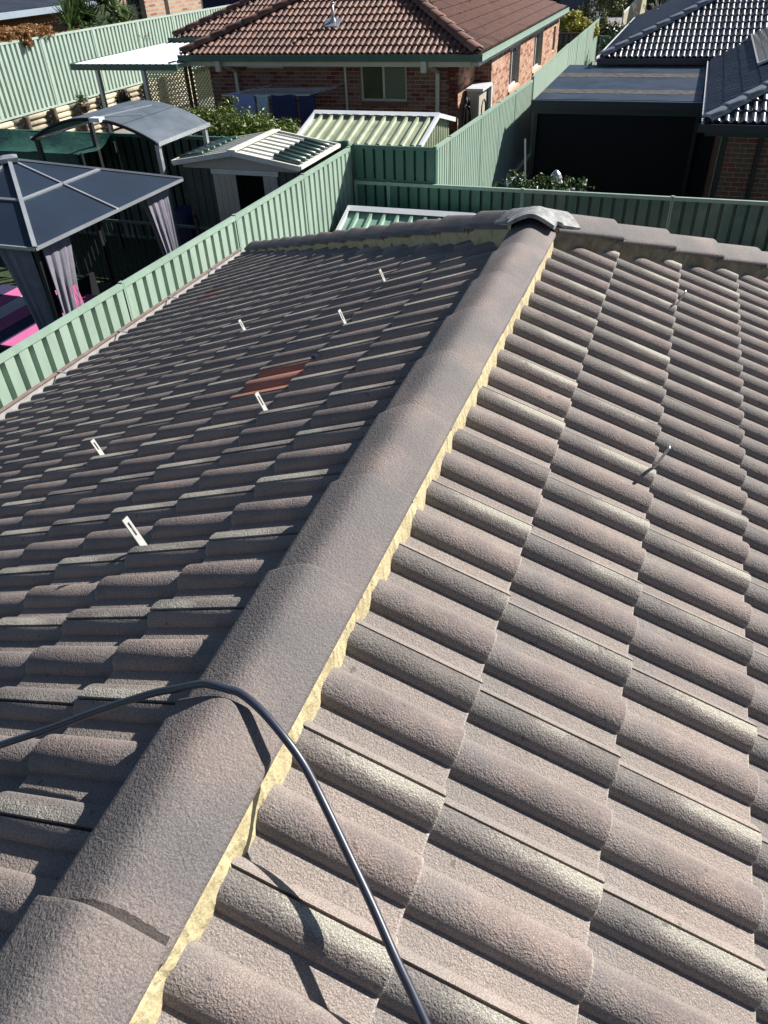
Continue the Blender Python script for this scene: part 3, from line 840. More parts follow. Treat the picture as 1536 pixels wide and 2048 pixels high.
# ------------------------------------------------------------------ the brick house behind
RT = make_tile("roof_tile", MRED, .335, .39, hi=False, rollscale=1.0, th=.034)
BT = make_tile("roof_tile", MBLU, .335, .39, hi=False, rollscale=1.15, th=.034)
def back_house():
    Hs = thing('brick_house', 'red brick house with a dark red tiled hip roof behind the back fence', 'house', (-8, 24, -3.4))
    mm = .41; a = math.atan(mm); ca, sa = math.cos(a), math.sin(a); s2 = math.sqrt(.5); gz = -.86
    xr, xl, yf = -3.93, -11.5, 18.05
    cands = []
    CR = (xr, yf, gz); CL = (xl, yf, gz)
    # front slope (faces us)
    slope_tiles(cands, (xl - .1, yf - .03, gz + .03), (1, 0, 0), (0, ca, sa), RT, .335, 0, 27, 0, 14,
                [(CR, (-s2, -s2, 0)), (CL, (s2, -s2, 0))])
    # side slope over the long side wall
    slope_tiles(cands, (xr + .03, 17.9, gz + .03), (0, 1, 0), (-ca, 0, sa), RT, .335, 0, 41, 0, 14,
                [(CR, (s2, s2, 0)), ((xr, 30.1, 0), (s2, -s2, 0))], ustart=.1)
    # lower wing on the left, its front hip end
    CW = (-14.25, 22.0, gz)
    slope_tiles(cands, (-14.35, 21.97, gz + .03), (1, 0, 0), (0, ca, sa), RT, .335, 0, 14, 0, 14, [(CW, (s2, -s2, 0)), (CL, (-s2, s2, 0))])
    # left slope of the front section
    slope_tiles(cands, (xl - .03, 22.2, gz + .03), (0, -1, 0), (ca, 0, sa), RT, .335, 0, 15, 0, 10, [(CL, (-s2, s2, 0)), (CW, (s2, -s2, 0))])
    emit_tiles(cands, Hs, 298)
    e = .035
    mb = MBd()
    top = gz + mm * 4.2 - .05
    mb.add([(xl, yf, gz - .05), (xr, yf, gz - .05), (xr - 4.2, yf + 4.2, top), (xl + 4.2, yf + 4.2, top), (xr, 30.1, gz - .05), (xr - 4.2, 26, top), (xl, 22, gz - .05)],
           [(0, 1, 2, 3), (1, 4, 5, 2), (6, 0, 3)])
    mb.add([(-14.25, 22, gz - .05), (-8, 22, gz - .05), (-8, 28.2, gz + mm * 6.2 - .05)], [(0, 1, 2)])
    part('roof_deck', mb, MDECK, Hs)
    up = Vector((0, 0, .05))
    hip_caps(Hs, Vector(CR) + up, Vector((xr - 4.2, yf + 4.2, gz + mm * 4.2)) + up, MRED, 14, w=.15, h=.11)
    hip_caps(Hs, Vector(CL) + up, Vector((xl + 4.2, yf + 4.2, gz + mm * 4.2)) + up, MRED, 14, w=.15, h=.11)
    hip_caps(Hs, Vector(CW) + up, Vector((CW[0] + 4.4, CW[1] + 4.4, gz + mm * 4.4)) + up, MRED, 14, w=.15, h=.11)
    # soffit, fascia, gutters
    gutter_run(Hs, (xl - .05, yf, gz), (xr + .12, yf, gz), (0, -1, 0), MDKGREEN)
    gutter_run(Hs, (xr, yf - .12, gz + .002), (xr, 30.1, gz + .002), (1, 0, 0), MRAIL)
    gutter_run(Hs, (-14.4, 22, gz), (-11.5, 22, gz), (0, -1, 0), MDKGREEN)
    mb = MBd(); mb.box((xl + .02, yf + .02, gz - .22), (xr - .02, yf + .45, gz - .15)); mb.box((xr - .62, yf + .46, gz - .22), (xr - .02, 30.0, gz - .15))
    part('soffit', mb, MBEIGE, Hs)
    mb = MBd(); mb.box((xl + .01, yf - .01, gz - .235), (xr - .15, yf + .02, gz - .12)); part('fascia', mb, MBEIGE, Hs)
    mb = MBd(); mb.box((xr - .02, yf + .05, gz - .23), (xr + .012, 30.05, gz - .12)); part('fascia', mb, MWHITE, Hs)
    wz1 = gz - .22; yw = yf + .46
    xw = -4.50
    # front wall with window
    wx0, wx1, wz0, wzt = -6.92, -5.76, -1.88, -1.08
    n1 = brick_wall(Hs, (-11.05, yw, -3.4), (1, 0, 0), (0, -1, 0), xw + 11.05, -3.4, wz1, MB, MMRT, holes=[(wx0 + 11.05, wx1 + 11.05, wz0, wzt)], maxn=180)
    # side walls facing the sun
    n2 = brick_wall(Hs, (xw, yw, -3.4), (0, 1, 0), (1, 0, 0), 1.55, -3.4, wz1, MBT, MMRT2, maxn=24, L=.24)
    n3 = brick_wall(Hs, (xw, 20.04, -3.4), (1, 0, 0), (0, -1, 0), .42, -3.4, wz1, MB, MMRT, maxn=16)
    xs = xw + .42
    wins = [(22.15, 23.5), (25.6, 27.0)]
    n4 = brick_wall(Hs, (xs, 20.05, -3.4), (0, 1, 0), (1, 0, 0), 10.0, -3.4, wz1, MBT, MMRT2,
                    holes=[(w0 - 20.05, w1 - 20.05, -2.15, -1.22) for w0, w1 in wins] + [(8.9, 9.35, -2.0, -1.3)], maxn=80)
    for i, (w0, w1) in enumerate(wins):
        mb = MBd()
        mb.box((xs - .12, w0, -2.15), (xs - .08, w0 + .05, -1.22)); mb.box((xs - .12, w1 - .05, -2.15), (xs - .08, w1, -1.22))
        mb.box((xs - .12, w0, -2.15), (xs - .08, w1, -2.10)); mb.box((xs - .12, w0, -1.27), (xs - .08, w1, -1.22)); mb.box((xs - .12, (w0 + w1) / 2 - .025, -2.1), (xs - .08, (w0 + w1) / 2 + .025, -1.27))
        f = part('window', mb, MWHITE, Hs)
        mb = MBd(); mb.box((xs - .115, w0 + .04, -2.11), (xs - .105, w1 - .04, -1.26)); part('pane', mb, MGLASSD, f)
        mb = MBd(); mb.hexa([(xs - .12, w0 - .03, -2.24), (xs + .05, w0 - .03, -2.27), (xs + .05, w1 + .03, -2.27), (xs - .12, w1 + .03, -2.24),
                             (xs - .12, w0 - .03, -2.15), (xs + .05, w0 - .03, -2.20), (xs + .05, w1 + .03, -2.20), (xs - .12, w1 + .03, -2.15)]); part('sill', mb, MBT[2], f)
    mb = MBd(); mb.box((xs - .12, 28.95, -2.0), (xs - .08, 29.4, -1.3)); part('window', mb, MGLASSD, Hs)
    # front window
    mb = MBd(); y0, y1 = yw + .05, yw + .10
    for x0, x1, z0, z1 in ((wx0, wx1, wzt - .04, wzt), (wx0, wx1, wz0, wz0 + .05), (wx0, wx0 + .04, wz0 + .05, wzt - .04), (wx1 - .04, wx1, wz0 + .05, wzt - .04),
                           ((wx0 + wx1) / 2 - .035, (wx0 + wx1) / 2 + .02, wz0 + .05, wzt - .04)):
        mb.box((x0, y0, z0), (x1, y1, z1))
    f = part('window', mb, MBEIGE, Hs)
    mb = MBd(); mb.box((wx0 + .03, y1 - .03, wz0 + .04), ((wx0 + wx1) / 2 - .03, y1 - .02, wzt - .03)); part('pane', mb, MGLASSD, f)
    mb = MBd(); mb.box(((wx0 + wx1) / 2 + .015, y1 - .035, wz0 + .04), (wx1 - .03, y1 - .025, wzt - .03)); part('pane', mb, MGLASS, f)
    # soldier sill bricks under the window
    sm_ = brick_mesh(.07, MB[1], dep=.11, h=.10)
    for k in range(15):
        link('sill_brick', sm_, Hs, Matrix.Translation((wx0 + .01 + k * .0775, yw - .05, wz0 - .105)))
    # downpipes
    for x, wd in ((-5.02, .09), (-10.32, .08)):
        mb = MBd(); mb.box((x, yw - .07, -3.4), (x + wd, yw - .008, gz - .42)); mb.bar((x + wd / 2 , yw - .05, gz - .40), (x + wd / 2 - .12, yf + .02, gz - .22), wd, .06)
        mb.box((x - .20, yf - .13, gz - .34), (x - .07, yf - .02, gz - .12)); part('downpipe', mb, MBEIGE, Hs)
    mb = MBd(); mb.box((-7.32, yw - .05, -3.4), (-7.27, yw - .006, wz1)); part('vent_pipe', mb, MBEIGE, Hs)
    mb = MBd(); mb.box((-9.95, yw - .02, wz1 - .11), (-8.95, yw - .004, wz1 - .03)); part('eave_board', mb, MBEIGE, Hs)
    # flue with lead flashing on the roof
    vx, vy = -7.85, 19.25; vz = gz + mm * (vy - yf)
    mb = MBd(); mb.tube([(vx, vy, vz - .02), (vx, vy, vz + .42)], .035, 12); mb.tube([(vx, vy, vz + .415), (vx, vy, vz + .45)], .05, 12)
    fl = part('vent_pipe', mb, MGALV, Hs, sm=True)
    mb = MBd(); mb.tube([(vx, vy, vz + .0), (vx, vy, vz + .14)], [.10, .045], 12)
    for k in (-1, 0, 1): mb.bar((vx + k * .13, vy - .22, vz - .03), (vx + k * .13, vy + .12, vz + .11), .12, .03)
    part('flashing', mb, MGALV, fl)
back_house()

# things by the side wall of the brick house
root = thing('air_conditioner', 'white boxed air conditioner unit against the brick side wall', 'air conditioner', (-4.2, 19.4, -3.4))
mb = MBd(); mb.box((-4.42, 19.05, -2.6), (-4.12, 19.95, -1.72)); part('casing', mb, MBEIGE, root)
mb = MBd(); mb.box((-4.44, 19.0, -1.715), (-4.02, 20.0, -1.66)); mb.box((-4.10, 19.88, -2.6), (-4.02, 20.0, -1.716)); part('cover', mb, MWHITE, root)
mb = MBd(); mb.tube([(-4.115 + .006 * math.cos(0), 19.5 + .2 * math.cos(t * .5236), -2.15 + .2 * math.sin(t * .5236)) for t in range(13)], .012, 6); part('fan_guard', mb, MBLACK, root)
for k in (0, 1):
    pass
mb = MBd(); mb.box((-4.4, 19.1, -3.4), (-4.15, 19.2, -2.6)); mb.box((-4.4, 19.8, -3.4), (-4.15, 19.9, -2.6)); part('bracket', mb, MGALV, root)
mb = MBd(); rr = random.Random(3)
for j in range(9):
    pts = []
    for t in range(25):
        a = t / 24 * 2 * math.pi
        pts.append((-4.36 + rr.uniform(0, .06) + .05 * math.sin(a), 18.72 + (.13 + .03 * j / 9) * math.sin(a) + rr.uniform(-.01, .01), -2.15 + (.30 + .06 * rr.random()) * math.cos(a) - .02 * j))
    mb.tube(pts, .013, 6)
lone('garden_hose', mb, MBLACK, 'black hose coiled on the corner of the brick wall by the air conditioner', 'hose')

# ------------------------------------------------------------------ patio roof, lattice, pots, clothes line of the back yard
def patio_white():
    root = thing('patio_cover', 'white ribbed patio cover on slim posts at the left end of the brick house', 'patio cover', (-13, 19.5, -3.4))
    mb = MBd(); x0, x1, y0, y1 = -14.45, -11.35, 17.5, 22.0; rows = [[], []]
    x = x0; k = 0
    while x < x1:
        for a, z in ((0, 0), (.05, .0), (.065, .022), (.095, .022), (.11, 0)):
            if x + a <= x1: rows[0].append((x + a, y0, -1.0 + z)); rows[1].append((x + a, y1, -.98 + z))
        x += .19
    mb.grid(rows); part('roof_sheet', mb, MWHT2, root)
    mb = MBd(); mb.box((x0 - .03, y0 - .06, -1.12), (x1 + .05, y0 - .01, -.985)); part('gutter', mb, MDKGREEN, root)
    mb = MBd(); mb.box((x0 - .05, y0, -1.06), (x0 - .005, y1, -.975)); part('edge_flashing', mb, MDKGREEN, root)
    for x in (-13.85, -12.45):
        mb = MBd(); mb.box((x, 17.55, -3.4), (x + .09, 17.64, -1.1)); part('post', mb, MGALV, root)
    for k in range(4):
        mb = MBd(); mb.box((x0 + .05, y0 + .3 + k * 1.3, -1.10), (x1, y0 + .36 + k * 1.3, -1.02)); part('beam', mb, MGALV, root)
patio_white()
def lattice(label, x0, x1, y, z0, z1):
    root = thing('lattice_screen', label, 'trellis', ((x0 + x1) / 2, y, z0), 'lattice panels by the patio')
    mb = MBd(); st = .105; hgt = z1 - z0
    for s_ in (-1, 1):
        t = x0 - hgt
        while t < x1 + hgt:
            xa, za, xb, zb = t, z0, t + s_ * hgt, z1
            # clip to the frame
            def cl(x, z, x2, z2, lim):
                f = (lim - x) / (x2 - x); return lim, z + (z2 - z) * f
            lo_, hi_ = min(xa, xb), max(xa, xb)
            if hi_ > x0 + .02 and lo_ < x1 - .02:
                if xa < x0: xa, za = cl(xa, za, xb, zb, x0)
                if xb < x0: xb, zb = cl(xb, zb, xa, za, x0)
                if xa > x1: xa, za = cl(xa, za, xb, zb, x1)
                if xb > x1: xb, zb = cl(xb, zb, xa, za, x1)
                mb.bar((xa, y + s_ * .008, za), (xb, y + s_ * .008, zb), .012, .034, (0, 0, 1)) if abs(zb - za) > .03 else None
            t += st
    part('slats', mb, MLAT, root, kind='stuff')
    for x in (x0, x1):
        mb = MBd(); mb.box((x - .04, y - .04, z0 - .1), (x + .04, y + .04, z1 + .1)); part('post', mb, MPOSTW, root)
lattice('cream lattice panel under the white patio cover, left of the two', -14.4, -13.0, 20.4, -2.75, -1.15)
lattice('cream lattice panel under the white patio cover, next to the house', -12.85, -11.7, 20.4, -2.75, -1.15)

def log_wall():
    root = thing('retaining_wall', 'retaining wall of pale pine logs below the long green fence', 'retaining wall', (-16.9, 18, -3.4))
    rr = random.Random(2); y = 12.7
    k = 0
    while y < 25.5:
        for j in range(7):
            z = -2.40 - j * .145
            mb = MBd(); mb.tube([(-16.93 + rr.uniform(-.01, .01), y + .01, z), (-16.93 + rr.uniform(-.01, .01), y + 2.33, z + rr.uniform(-.012, .012))], .070, 8)
            part('log', mb, MLOG, root, sm=True)
        y += 2.36
    y = 14.2; k = 0
    while y < 25:
        mb = MBd(); h = -2.28 + rr.uniform(-.06, .04)
        mb.tube([(-16.76, y, -3.5), (-16.76, y, h - .02), (-16.76, y, h)], [.10, .10, .085], 12); part('post', mb, MPOSTW, root, sm=True)
        y += 1.17 + rr.uniform(-.05, .05)
log_wall()
def clothes():
    root = thing('clothesline', 'grey fold-down clothesline on the brick wall with blue towels', 'clothesline', (-9, 18.4, -3.4))
    mb = MBd(); mb.bar((-10.1, 17.35, -1.62), (-7.75, 17.35, -1.58), .035, .035); mb.bar((-10.1, 17.4, -1.62), (-9.3, 18.45, -1.55), .025, .025)
    mb.bar((-7.75, 17.4, -1.58), (-7.35, 18.45, -1.50), .025, .025); part('frame', mb, MGALV, root)
    mb = MBd()
    for k in range(5):
        y = 17.5 + k * .19; mb.tube([(-10.0 + k * .1, y, -1.60), (-7.7 + k * .06, y, -1.57)], .006, 6)
    part('line', mb, MWHITE, root)
clothes()
def towel(name, x0, x1, y, z0, z1, mat, label, seed):
    rr = random.Random(seed); rows = []
    nx = 22; nz = 10
    for side in (0, 1):
        for j in range(nz + 1):
            t = j / nz if side == 0 else 1 - j / nz
            z = z1 - (z1 - z0) * (t if side == 0 else t * .9)
            row = []
            for i in range(nx + 1):
                u = i / nx
                wob = math.sin(u * 11 + seed) * .018 * t + math.sin(u * 23 + seed * 2) * .009 * t
                row.append((x0 + (x1 - x0) * u + .02 * math.sin(t * 3 + seed) * t, y + (-.018 if side == 1 else .022) + wob, z + .012 * math.sin(u * 6 + seed)))
            if side == 0: rows.insert(0, row)
            else: rows.insert(0, row) if False else rows.append(row[:])
    # order: back side bottom->top, front side top->bottom
    back = rows[:nz + 1]; front = rows[nz + 1:][::-1]
    mb = MBd(); mb.grid(back + front)
    lone(name, mb, mat, label, 'towel', 'towels on the clothesline', sm=True)
towel('towel', -9.82, -9.22, 17.35, -2.12, -1.595, MTOWL, 'light blue towel at the left end of the clothesline', 1)
towel('towel', -9.16, -8.86, 17.35, -2.04, -1.59, MTOWP, 'small pale blue cloth between the light and the dark towels', 2)
towel('towel', -8.76, -8.12, 17.35, -2.38, -1.588, MTOWD, 'dark blue towel in the middle of the clothesline', 3)
towel('towel', -8.06, -7.66, 17.40, -2.55, -1.585, MTOWD, 'dark blue towel at the right end of the clothesline', 5)

def leaves(mb, c, r, n, s, rr, shell=.45, flat=1.0, zmin=None):
    for _ in range(n):
        while True:
            v = Vector((rr.gauss(0, 1), rr.gauss(0, 1), rr.gauss(0, 1)))
            if v.length > .01: break
        v.normalize(); k = shell + (1 - shell) * rr.random() ** .6
        p = Vector((c[0] + v.x * r[0] * k, c[1] + v.y * r[1] * k, c[2] + v.z * r[2] * k))
        if zmin is not None and p.z < zmin: continue
        a = Vector((rr.gauss(0, 1), rr.gauss(0, 1), rr.gauss(0, .6))).normalized(); nn = (v + Vector((rr.gauss(0, .5), rr.gauss(0, .5), rr.gauss(.2, .5)))).normalized()
        b = nn.cross(a); b = b.normalized() if b.length > .01 else Vector((1, 0, 0)); a = b.cross(nn)
        q = s * rr.uniform(.6, 1.3)
        mb.add([p - a * q, p + b * q * .42 + nn * q * .12, p + a * q, p - b * q * .42 + nn * q * .12], [(0, 1, 2, 3)])
def bush(name, label, cat, base, blobs, mat, n, s, seed, group=None, mat2=None, n2=0, stems=5, smat=None):
    rr = random.Random(seed); root = thing(name, label, cat, base, group)
    mb = MBd()
    vol = sum(b[3] * b[4] for b in blobs)
    for (x, y, z, rx, rz, *_) in blobs:
        nb = int(n * rx * rz / vol)
        # clumps on the blob surface
        ncl = max(4, nb // 60)
        for _ in range(ncl):
            th, ph = rr.uniform(0, 6.283), math.acos(rr.uniform(-.5, 1)); k = rr.uniform(.55, 1.0)
            cx, cy, cz = x + rx * k * math.sin(ph) * math.cos(th), y + rx * k * math.sin(ph) * math.sin(th) * .9, z + rz * k * math.cos(ph)
            leaves(mb, (cx, cy, cz), (rx * .34, rx * .34, rz * .30), nb // ncl, s, rr, shell=.1)
    part('foliage', mb, mat, root)
    if n2:
        mb = MBd()
        for _ in range(n2):
            bl = rr.choice(blobs); th, ph = rr.uniform(0, 6.283), math.acos(rr.uniform(0, 1))
            leaves(mb, (bl[0] + bl[3] * math.sin(ph) * math.cos(th), bl[1] + bl[3] * math.sin(ph) * math.sin(th), bl[2] + bl[4] * math.cos(ph)), (.04, .04, .04), 3, s * .8, rr)
        part('flower', mb, mat2, root, kind='stuff')
    mb = MBd()
    for k in range(stems):
        bl = blobs[k % len(blobs)]
        mb.tube([(base[0] + rr.uniform(-.1, .1), base[1] + rr.uniform(-.1, .1), base[2]), ((base[0] + bl[0]) / 2, (base[1] + bl[1]) / 2, (base[2] + bl[2]) / 2), (bl[0] + rr.uniform(-.2, .2), bl[1] + rr.uniform(-.2, .2), bl[2] + bl[4] * .3)], [.03, .022, .01], 6)
    part('stem', mb, smat or MBARK, root)
    return root
bush('shrub', 'large bright green shrub in front of the clothesline', 'shrub', (-8.3, 14.8, -3.4),
     [(-9.1, 14.8, -2.1, .75, .62), (-8.3, 14.7, -2.0, .85, .62), (-7.4, 14.7, -2.15, .75, .52), (-6.8, 14.7, -2.3, .55, .45), (-8.2, 15.2, -2.5, 1.3, .7)], LGREEN, 22000, .045, 11)
def potted(x, y, z, h, seed, label):
    rr = random.Random(seed); root = thing('potted_plant', label, 'plant pot', (x, y, z), 'potted plants under the patio cover')
    mb = MBd(); mb.tube([(x, y, z), (x, y, z + .26), (x, y, z + .27), (x, y, z + .32)], [.13, .18, .20, .20], 14); part('pot', mb, MPOT, root, sm=False)
    mb = MBd(); leaves(mb, (x, y, z + .32 + h / 2), (.26, .26, h / 2), 260, .055, rr, shell=.1); part('foliage', mb, LDARK, root)
    mb = MBd(); mb.tube([(x, y, z + .2), (x + .03, y, z + .32 + h * .6)], .012, 6); part('stem', mb, MBARK, root)
potted(-14.2, 18.9, -2.6, .5, 1, 'plant in a terracotta pot against the left lattice panel')
potted(-11.6, 18.6, -2.9, .5, 2, 'plant in a terracotta pot beside the brick corner')
potted(-10.95, 18.0, -2.9, .55, 3, 'spiky plant in a terracotta pot near the downpipe')
mb = MBd(); P = (-11.3, 16.6, -3.4)
rt = thing('bird_bath', 'round pale bird bath behind the arched pergola', 'bird bath', P)
mb.tube([(P[0], P[1], -3.4), (P[0], P[1], -3.3), (P[0], P[1], -3.2), (P[0], P[1], -2.38)], [.2, .2, .08, .07], 14); part('pedestal', mb, MPAVE, rt, sm=False)
mb = MBd(); mb.tube([(P[0], P[1], -2.38), (P[0], P[1], -2.28), (P[0], P[1], -2.24), (P[0], P[1], -2.26)], [.1, .36, .40, .34], 28); part('bowl', mb, MWHITE, rt, sm=False)
# hanging basket
rt = thing('hanging_basket', 'hanging basket with a trailing plant in front of the log wall', 'hanging basket', (-16.2, 19.6, -2.5))
mb = MBd(); mb.tube([(-16.2, 19.6, -2.5), (-16.2, 19.6, -2.42), (-16.2, 19.6, -2.3)], [.05, .16, .2], 12); part('basket', mb, MPOSTW, rt)
mb = MBd(); leaves(mb, (-16.2, 19.6, -2.15), (.22, .22, .22), 160, .05, random.Random(5), shell=.1); part('foliage', mb, LDARK, rt)
mb = MBd()
for k in range(3): mb.tube([(-16.2 + .19 * math.cos(k * 2.1), 19.6 + .19 * math.sin(k * 2.1), -2.3), (-16.2, 19.6, -1.75)], .006, 5)
part('chain', mb, MGALV, rt)

# ------------------------------------------------------------------ cream shed behind the raised fence, mint shed in our corner
def gable_shed(label, x0, x1, yn, zn, yr, zr, yb, zb, zg, rmat, pitch, wmat, rib=.045, name='garden_shed'):
    root = thing(name, label, 'shed', ((x0 + x1) / 2, yr, zg))
    for (ya, za, yb_, zb_) in ((yn, zn, yr, zr), (yb, zb, yr, zr)):
        rows = [[], []]; x = x0
        dz = .004
        while x < x1:
            for a, z in ((0, 0), (pitch - .075, 0), (pitch - .062, rib), (pitch - .018, rib)):
                xx = x + a
                if xx <= x1: rows[0].append((xx, ya, za + z)); rows[1].append((xx, yb_, zb_ + z))
            x += pitch
        rows[0].append((x1, ya, za)); rows[1].append((x1, yb_, zb_))
        mb = MBd(); mb.grid(rows); part('roof_sheet', mb, rmat, root)
        for xx in (x0, x1):
            mb = MBd(); a = Vector((xx, ya, za + .02)); b = Vector((xx, yb_, zb_ + .02)); mb.bar(a, b, .055, .075)
            part('barge_trim', mb, MWHITE, root)
    # ridge flashing with scalloped edge over the ribs
    mb = MBd(); v = Vector((0, yn - yr, zn - zr)).normalized() * .12; v2 = Vector((0, yb - yr, zb - zr)).normalized() * .12
    t = rib + .012
    mb.grid([[(x0 - .03, yr + v.y, zr + v.z + t), (x1 + .03, yr + v.y, zr + v.z + t)], [(x0 - .03, yr, zr + t + .01), (x1 + .03, yr, zr + t + .01)], [(x0 - .03, yr + v2.y, zr + v2.z + t), (x1 + .03, yr + v2.y, zr + v2.z + t)]])
    part('ridge_flashing', mb, MWHITE, root)
    # walls
    for xx, nn in ((x0 + .08, -1), (x1 - .08, 1)):
        mb = MBd(); bot, top = [], []; n = int((yb - yn - .2) / .075)
        for k in range(n + 1):
            y = yn + .1 + (yb - yn - .2) * k / n; o = .014 * nn * (1 if k % 2 else -1)
            z = zn + (zr - zn) * (y - yn) / (yr - yn) if y < yr else zb + (zr - zb) * (yb - y) / (yb - yr)
            for dy in (-.018, .018):
                bot.append((xx + o, y + dy, zg)); top.append((xx + o, y + dy, z - .02))
        mb.grid([bot, top]); part('end_wall', mb, wmat, root)
    mb = MBd(); mb.box((x0 + .1, yn + .1, zg), (x1 - .1, yn + .12, zn)); part('side_wall', mb, wmat, root)
    mb = MBd(); mb.box((x0 + .1, yb - .12, zg), (x1 - .1, yb - .1, zb)); part('side_wall', mb, wmat, root)
gable_shed('cream-green ribbed metal shed roof behind the raised fence', -6.05, -3.62, 12.85, -1.66, 13.95, -1.36, 15.05, -1.62, -3.4, MYEL, .212, MYEL)
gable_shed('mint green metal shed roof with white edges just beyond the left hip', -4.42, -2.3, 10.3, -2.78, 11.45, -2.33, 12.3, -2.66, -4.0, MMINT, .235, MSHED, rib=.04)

# ------------------------------------------------------------------ left neighbour's yard
def gazebo():
    x0, x1, y0, y1 = -9.15, -6.08, 6.15, 9.25; ze = -1.40; cx, cy, cz = (x0 + x1) / 2, (y0 + y1) / 2, -.86
    root = thing('gazebo', 'dark slate gazebo with a pyramid roof and tied lilac-grey curtains', 'gazebo', (cx, cy, -3.5))
    cs = [Vector((x1, y0, ze)), Vector((x1, y1, ze)), Vector((x0, y1, ze)), Vector((x0, y0, ze))]; A = Vector((cx, cy, cz))
    for i in range(4):
        a, b = cs[i], cs[(i + 1) % 4]; m_ = (a + b) / 2
        pa, pb, pm = (a + A) / 2, (b + A) / 2, (m_ + A) / 2
        nn = (b - a).cross(A - a).normalized(); nn = nn if nn.z > 0 else -nn
        for poly in ((a, m_, pm, pa), (m_, b, pb, pm), (pa, pm, A), (pm, pb, A)):
            mb = MBd(); t = nn * .008; k = len(poly)
            mb.add([p for p in poly] + [p - t for p in poly], [tuple(range(k)), tuple(range(2 * k - 1, k - 1, -1))] + [(j, k + j, k + (j + 1) % k, (j + 1) % k) for j in range(k)])
            part('roof_panel', mb, MGAZ, root)
        up = nn * .008
        mb = MBd(); mb.bar(A + up, m_ + up, .030, .020, nn); part('rafter', mb, MGALV, root)
        mb = MBd(); mb.bar(A + up * 1.5, a + up * 1.5, .05, .025, nn); part('hip_rafter', mb, MGALV, root)
        mb = MBd(); mb.bar(pa + up, pb + up, .04, .020, nn); part('purlin', mb, MGALV, root)
        mb = MBd(); mb.bar(a + Vector((0, 0, -.012)), b + Vector((0, 0, -.012)), .03, .035); part('eave_beam', mb, MGALV, root)
    mb = MBd(); mb.tube([A + Vector((0, 0, -.02)), A + Vector((0, 0, .03)), A + Vector((0, 0, .05))], [.16, .16, .08], 4); part('roof_cap', mb, MGALV, root)
    ins = .22
    for i, c in enumerate(cs):
        sx = -1 if c.x > cx else 1; sy = 1 if c.y < cy else -1
        px, py = c.x + sx * ins, c.y + sy * ins
        mb = MBd(); mb.box((px - .045, py - .045, -3.5), (px + .045, py + .045, ze)); part('post', mb, MBLACK, root)
        for dx, dy in ((sx, 0), (0, sy)):
            mb = MBd(); mb.bar((px + dx * .05, py + dy * .05, ze - .55), (px + dx * .5, py + dy * .5, ze - .05), .03, .03); part('brace', mb, MGALV, root)
            # curtain gathered to the post
            rows = []; nz = 16; nx = 26
            for j in range(nz + 1):
                t = j / nz; z = ze - .04 - t * 2.0
                wd = .36 * (1 - t) ** 1.3 + .16 + .10 * max(0, t - .72) / .28
                row = []
                for i2 in range(nx + 1):
                    u = i2 / nx
                    fold = (.024 * math.sin(u * 19 + i + 1.2 * math.sin(t * 4)) + .012 * math.sin(u * 43 + 2 * i + t * 3)) * (.4 + .6 * min(1, t * 1.6))
                    sway = .05 * math.sin(t * 3)
                    X = px + dx * (.02 + wd * u) + dy * 0 + (-dy if dy else 0) * 0; Y = py + dy * (.02 + wd * u)
                    if dx: Y += fold - sy * .07
                    else: X += fold - sx * .07
                    row.append((X, Y, z))
                rows.append(row)
            mb = MBd(); mb.grid(rows); cu = part('curtain', mb, MCURT, root, sm=True)
            md = cu.modifiers.new('thick', 'SOLIDIFY'); md.thickness = .004
gazebo()
mb = MBd()
root = thing('outdoor_table', 'outdoor table with a pink white and navy striped cover beside the gazebo', 'table', (-7.9, 7.2, -3.5))
xs = -8.6
cols = [MNAVY, MPINK, MPINKW, MPINK, MNAVY, MPINK]
for k in range(6):
    mb = MBd(); mb.box((-8.95 + k * .32, 6.3, -2.82), (-8.95 + (k + 1) * .32 - .003, 8.1, -2.80)); mb.cur = 0
    part('cover_stripe', mb, cols[k], root)
mb = MBd(); mb.box((-8.95, 6.3, -2.86), (-7.03, 8.1, -2.824)); part('table_top', mb, MBLACK, root)
for x in (-8.85, -7.15):
    for y in (6.4, 8.0):
        mb = MBd(); mb.box((x - .03, y - .03, -3.5), (x + .03, y + .03, -2.86)); part('leg', mb, MBLACK, root)
mb = MBd(); rows = []
for j in range(9):
    t = j / 8; rows.append([(-6.22 + .012 * math.sin(i * 2.2) - .02 * t, 6.62 + i * (.010 + .012 * t), -2.05 - t * .85) for i in range(14)])
mb.grid(rows); lone('towel', mb, MPINK, 'pink cloth hanging beside the near gazebo curtain', 'towel', sm=True)
mb = MBd(); mb.tube([(-8.05, 6.0, -2.8), (-8.02, 5.98, -2.5), (-8.0, 5.97, -2.28), (-8.0, 5.97, -2.05)], [.16, .09, .045, .02], 12)
lone('parasol', mb, MPINK, 'closed pink parasol standing at the left frame edge by the striped table', 'parasol', sm=True)

